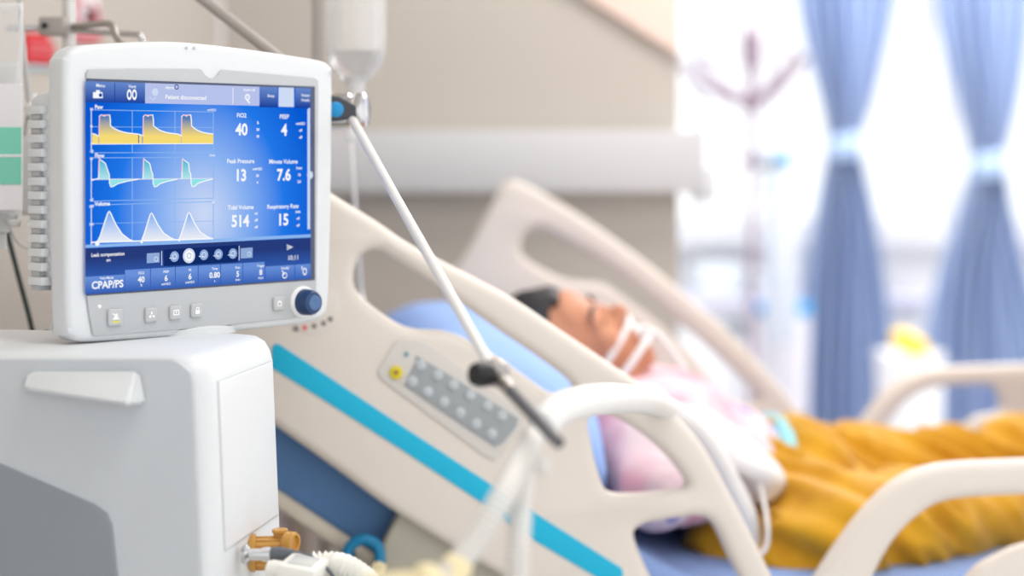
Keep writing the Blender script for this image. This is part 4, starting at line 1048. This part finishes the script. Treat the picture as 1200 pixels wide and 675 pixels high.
# ceiling hanger and the hanging bottle
HY = 2.52
hx = P(372, 0, HY).x
hg = thing('ceiling_drip_hanger', 'slim tan metal drip rod hanging from the ceiling beside the clear bottle', 'drip hanger', (hx, HY, 1.42))
lathe('rod', [(1.40, .0075), (H-.01, .0075)], (hx, HY, 0), Z, M_greymetal, hg, 18)
lathe('rod_tip', [(1.385, .004), (1.39, .009), (1.405, .009)], (hx, HY, 0), Z, M_greymetal, hg, 18)
lathe('ceiling_cup', [(H-.03, .03), (H-.005, .035), (H, .035)], (hx, HY, 0), Z, M_greymetal, hg, 22)
bx_ = P(417, 0, HY).x
tube('hook_arm', [(hx, HY, 1.84), (hx+.04, HY, 1.845), (bx_, HY, 1.83), (bx_+.012, HY, 1.81), (bx_, HY, 1.795)], .004, M_chrome, hg, 10)
zt = P(417, -75, HY).z; zb = P(417, 96, HY).z; R = 34.5/F*HY
bt = thing('infusion_bottle', 'clear upside-down infusion bottle with liquid hanging above the bed rail', 'infusion bottle', (bx_, HY, zb))
Hh = zt-zb
prof = [(0, .010), (.004, .022), (.010, R*.62), (.022, R*.86), (.04, R*.97), (.06, R), (Hh*.6, R), (Hh-.02, R), (Hh-.008, R*.93), (Hh, R*.7), (Hh+.0005, .001)]
lathe('bottle', prof, (bx_, HY, zb), Z, M_clear, bt, 40, xs=.75, xdir=(1, 0, 0))
zl = P(417, 60, HY).z-zb
lathe('liquid', [(.003, .009), (.006, .020), (.012, R*.60), (.024, R*.83), (.04, R*.94), (zl-.003, R*.955), (zl, R*.94)], (bx_, HY, zb), Z, M_fluid, bt, 40, xs=.72, xdir=(1, 0, 0))
bm = bmesh.new()
for zz in (zl+.006, Hh-.05):
    pass
ring = []
for i in range(17):
    t_ = math.radians(180+25+130*i/16)
    ring.append((bx_+R*1.012*math.cos(t_)*.9, HY+R*.765*math.sin(t_)))
va = [bm.verts.new((x, y, zb+zl+.001)) for x, y in ring]; vb_ = [bm.verts.new((x, y, zb+Hh-.06)) for x, y in ring]
for i in range(16): bm.faces.new((va[i], va[i+1], vb_[i+1], vb_[i]))
link('label_sheet', bm_mesh(bm), M_label, bt, 180)
lathe('neck', [(-.034, .011), (-.03, .0125), (-.004, .0125), (.006, .016), (.008, .014)], (bx_, HY, zb), Z, clear('neck_plastic', (236, 236, 236), .45), bt, 22)
tube('hanger', [(bx_, HY, zt), (bx_+.006, HY, (zt+1.8)/2), (bx_, HY, 1.8)], .0025, M_line, bt, 8)
dc = P(411, 150, HY)
lathe('drip_chamber', [(-.02, .003), (-.015, .006), (-.01, .0075), (.02, .0075), (.026, .005), (.05, .004)], dc, Z, clear('chamber', (240, 240, 240), .5), bt, 16)
tube('drip_line', [P(411, 165, HY), P(413, 200, HY), P(417, 250, HY+.02), P(421, 310, HY+.04), P(424, 345, HY+.05), P(432, 366, 2.53), P(470, 420, 2.47), P(570, 500, 2.44), P(680, 562, 2.46), P(735, 590, 2.50), P(762, 586, 2.56)], .0028, mat('drip_white', (232, 230, 228), .3), bt, 10)

# ------------------------------------------------------------------ curtains
def curtain(label, Y, rows_, ztop, seed, waist):
    t_ = thing('curtain', label, 'curtain', Vector((P(rows_[2][1], 0, Y).x, Y, .15)), 'blue curtains gathered at the window')
    # rows_: (v, u_left, u_right)
    vs = cat_rom([Vector((a, b, c)) for a, b, c in rows_], 10); bm = bmesh.new(); grid = []; n_ = 120
    rnd = random.Random(seed); ph = rnd.random()*6
    for q in vs:
        v, ul, ur = q; r = []; wd = (ur-ul)/F*Y
        for k in range(n_+1):
            t1 = k/n_
            tt = t1+.018*math.sin(9*t1*2+ph)
            u = ul+(ur-ul)*t1
            amp = .035+.02*math.sin(3+t1*9+ph)
            y = Y+amp*math.sin(2*math.pi*(6.5*tt)+ph+.25*math.sin(v*.01+t1*5))+.012*math.sin(2*math.pi*15*t1+v*.004)
            p = P(u, v, Y); r.append(bm.verts.new((p.x, y, p.z)))
        grid.append(r)
    for i in range(len(grid)-1):
        for k in range(n_): bm.faces.new((grid[i][k], grid[i+1][k], grid[i+1][k+1], grid[i][k+1]))
    o = link('fabric', bm_mesh(bm), M_curtain, t_, 180); so = o.modifiers.new('s', 'SOLIDIFY'); so.thickness = .003
    v, uc, hw = waist; c_ = P(uc, v, Y); bm = bmesh.new(); rw = hw/F*Y
    prof = []
    ringN = 40; rings = []
    for (dz_, rr) in ((-.045, 1.0), (-.04, 1.06), (0, 1.08), (.04, 1.06), (.045, 1.0)):
        rings.append([bm.verts.new((c_.x+rw*rr*math.cos(2*math.pi*k/ringN), Y+.075*rr*math.sin(2*math.pi*k/ringN), c_.z+dz_+.01*math.cos(2*math.pi*k/ringN))) for k in range(ringN)])
    for i in range(4):
        for k in range(ringN): bm.faces.new((rings[i][k], rings[i][(k+1) % ringN], rings[i+1][(k+1) % ringN], rings[i+1][k]))
    ob = link('tie_band', bm_mesh(bm), mat('tie_blue', (166, 188, 222), .85), t_, 180); so = ob.modifiers.new('s', 'SOLIDIFY'); so.thickness = .004
    return t_
CY = 6.3
curtain('left blue curtain tied at its middle beside the pale drip stands', CY, [(-230, 915, 1062), (-90, 925, 1055), (0, 934, 1046), (60, 946, 1034), (120, 962, 1019), (160, 970, 1006), (180, 969, 1006), (230, 960, 1018), (300, 948, 1030), (380, 938, 1040), (490, 931, 1046), (575, 927, 1050)], 2.6, 3, (172, 988, 17.5))
curtain('right blue curtain tied at its middle at the right picture edge', CY-.1, [(-235, 1075, 1230), (-90, 1085, 1220), (0, 1095, 1206), (60, 1106, 1199), (130, 1125, 1186), (180, 1137, 1174), (205, 1136, 1175), (260, 1120, 1186), (330, 1099, 1204), (420, 1080, 1232), (500, 1066, 1256), (585, 1056, 1268)], 2.6, 8, (194, 1156, 18.5))
# curtain rail
o = tube('curtain_rail', [Vector((.0, CY-.03, H-.06)), Vector((3.6, CY-.03, H-.06))], .012, M_window, None, 12, curve=False)
tag(o, 'white curtain rail under the ceiling holding the blue curtains', 'curtain rail')

# ------------------------------------------------------------------ things in front of the window, coloured pale to stand in for its glare
SYs = 5.2
p = P(881, 0, SYs)
M_palem = mat('pale_lilac_metal', (168, 148, 166), .4)
s = thing('drip_stand', 'pale drip stand with four hooks in front of the window, left of curtain', 'drip stand', (p.x, p.y, 0))
lathe('pole', [(.08, .011), (P(0, 40, SYs).z, .011), (P(0, 40, SYs).z+.01, .008), (2.2, .008)], (p.x, p.y, 0), Z, M_palem, s, 18)
zz = P(0, 120, SYs).z
lathe('hub', [(zz-.03, .012), (zz-.02, .028), (zz+.03, .026), (zz+.04, .016), (zz+.1, .016), (zz+.11, .03), (zz+.20, .03), (zz+.22, .012)], (p.x, p.y, 0), Z, M_palem, s, 22)
for (u1, v1, sgn) in ((812, 92, -1), (835, 88, -1), (930, 88, 1), (918, 80, 1)):
    b_ = P(u1, v1, SYs+(.0 if u1 in (812, 930) else -.12)); c_ = Vector((p.x, p.y, zz))
    tube('hook', [c_, c_+(b_-c_)*.35+Vector((0, 0, -.015)), c_+(b_-c_)*.7+Vector((0, 0, -.01)), b_, b_+Vector((sgn*.02, 0, .025)), b_+Vector((sgn*.03, 0, .055))], .012, M_palem, s, 10)
for k in range(5):
    t_ = 2*math.pi*k/5
    tube('foot', [Vector((p.x, p.y, .1)), Vector((p.x+.14*math.cos(t_), p.y+.14*math.sin(t_), .08)), Vector((p.x+.25*math.cos(t_), p.y+.25*math.sin(t_), .03))], .013, M_palem, s, 10)
SY2 = 5.6
p = P(905, 0, SY2); M_paleg = mat('pale_grey_metal', (160, 170, 184), .4)
s = thing('equipment_stand', 'pale equipment stand with a blue clamp knob in front of the window', 'equipment stand', (p.x, p.y, 0))
lathe('pole', [(.08, .011), (1.75, .011)], (p.x, p.y, 0), Z, mat('pale_pole', (222, 222, 232), .4), s, 18)
kz = P(0, 188, SY2).z
lathe('clamp', [(-.035, .022), (-.03, .03), (.03, .03), (.035, .022)], (p.x-.02, p.y-.03, kz), (1, 0, 0), M_paleg, s, 22)
lathe('blue_knob', [(.03, .02), (.04, .027), (.065, .027), (.072, .02)], (p.x-.02, p.y-.03, kz), (1, 0, 0), M_blue, s, 22)
lathe('side_knob', [(-.085, .012), (-.08, .016), (-.06, .016), (-.03, .008)], (p.x-.02, p.y-.03, kz), (1, 0, 0), M_palem, s, 18)
lathe('top_peg', [(kz+.055, .010), (kz+.1, .010)], (p.x-.01, p.y-.03, 0), Z, M_teal, s, 14); lathe('lower_peg', [(kz-.085, .012), (kz-.055, .012)], (p.x-.02, p.y-.03, 0), Z, M_teal, s, 14)
abox('column_case', (P(898, 0, SY2).x, p.y-.05, .75), (P(932, 0, SY2).x, p.y+.05, P(0, 215, SY2).z), mat('pale_blue_case', (214, 222, 238), .5), s, .012)
lathe('stand_base', [(0, .24), (.03, .24), (.06, .05), (.09, .02)], (p.x, p.y, 0), Z, M_paleg, s, 26)
# counter with boxes, waste bin with blue lid
KY = 6.88
x0, x1 = P(790, 0, KY).x, P(1075, 0, KY).x; kz = P(0, 343, KY).z
s = thing('counter', 'long white counter with pale lavender top under the window', 'counter', ((x0+x1)/2, KY, 0))
abox('cabinet', (x0+.02, KY-.2, 0), (x1-.02, KY+.22, kz-.04), M_curtwhite, s, .006)
abox('worktop', (x0, KY-.24, kz-.04), (x1, KY+.24, kz), M_lav, s, .006)
o = abox('storage_box', (P(815, 0, KY).x, KY-.1, kz), (P(868, 0, KY).x, KY+.12, P(0, 308, KY).z), mat('pale_box', (236, 244, 248), .5), None, .01); tag(o, 'pale box standing on the counter left of the equipment stand', 'box')
b_ = thing('case_on_counter', 'low white case with pale teal band on the counter beside pale box', 'case', (P(885, 0, KY).x, KY, kz))
abox('case_body', (P(872, 0, KY).x, KY-.1, kz), (P(902, 0, KY).x, KY+.1, P(0, 318, KY).z), M_curtwhite, b_, .01)
abox('teal_band', (P(872, 0, KY).x-.001, KY-.102, P(0, 330, KY).z), (P(902, 0, KY).x+.001, KY-.09, P(0, 324, KY).z), M_teal, b_, .002)
WBY = 5.9
c_ = P(916, 0, WBY); zt = P(0, 356, WBY).z
s = thing('waste_bin', 'white waste bin with bright blue lid beside the left curtain', 'waste bin', (c_.x, c_.y, 0))
lathe('bin_body', [(0, .07), (.02, .075), (zt-.04, .095), (zt-.03, .098)], (c_.x, c_.y, 0), Z, mat('bin_white', (232, 230, 240), .4), s, 28)
lathe('bin_lid', [(zt-.032, .1), (zt-.02, .101), (zt, .097), (zt+.004, .09), (zt+.006, 0)], (c_.x, c_.y, 0), Z, M_blue, s, 28)
c_ = P(867, 385, 5.6)
s = thing('small_monitor', 'small dark-fronted device on a pale post near the counter', 'device', (c_.x, c_.y, 0))
lathe('post', [(0, .12), (.02, .12), (.03, .012), (c_.z-.03, .012)], (c_.x, c_.y, 0), Z, mat('pale_pole', (0, 0, 0)), s, 20)
box('device_case', c_, (.045, 0, -.01), (0, .02, 0), (.005, 0, .026), mat('device_grey', (150, 160, 172), .4), s, .008)
c_ = P(1066, 402, 5.6); zt = c_.z-.03
s = thing('laundry_bin', 'white bin between the curtains holding the yellow bag', 'bin', (c_.x, c_.y, 0))
lathe('bin_body', [(0, .08), (.02, .085), (zt-.02, .105), (zt, .108), (zt, .1), (zt-.02, .095)], (c_.x, c_.y, 0), Z, M_curtwhite, s, 26)
bm = bmesh.new(); add_ell(bm, (c_.x, c_.y, zt+.028), (Vector((.9, 0, -.43)), Vector((0, 1, 0)), Vector((.43, 0, .9))), (.062, .06, .034), 24)
for v in bm.verts: v.co += (v.co-Vector((c_.x, c_.y, zt))).normalized()*.012*noise.noise(v.co*26)
o = link('yellow_bag', bm_mesh(bm), M_yellowbag, None, 180); tag(o, 'crumpled yellow bag on the white bin between the curtains', 'bag')

# ------------------------------------------------------------------ light
w = bpy.data.worlds.new('daylight'); scene.world = w; w.use_nodes = True
bg = w.node_tree.nodes['Background']; bg.inputs[0].default_value = (.96, .98, 1.0, 1); bg.inputs[1].default_value = 1.6
def area(name, loc, rot, sx_, sy_, power, col=(1, 1, 1)):
    l = bpy.data.lights.new(name, 'AREA'); l.shape = 'RECTANGLE'; l.size = sx_; l.size_y = sy_; l.energy = power; l.color = col
    o = bpy.data.objects.new(name, l); COL.objects.link(o); o.location = loc; o.rotation_euler = rot; return o
area('ceiling_fill', (.5, 1.3, H-.02), (0, 0, 0), 1.2, .6, 17, (1, .97, .93))  # added fill lights under the ceiling
area('ceiling_fill', (.6, 3.0, H-.02), (0, 0, 0), 1.2, .6, 22, (1, .97, .93))
area('ceiling_fill', (1.6, 5.4, H-.02), (0, 0, 0), 1.8, 1.2, 100, (1, .99, .98))  # stronger fill added to brighten the window end

vs_ = scene.view_settings
vs_.view_transform = 'Standard'; vs_.look = 'None'; vs_.gamma = 1; vs_.use_curve_mapping = False; vs_.exposure = -0.12
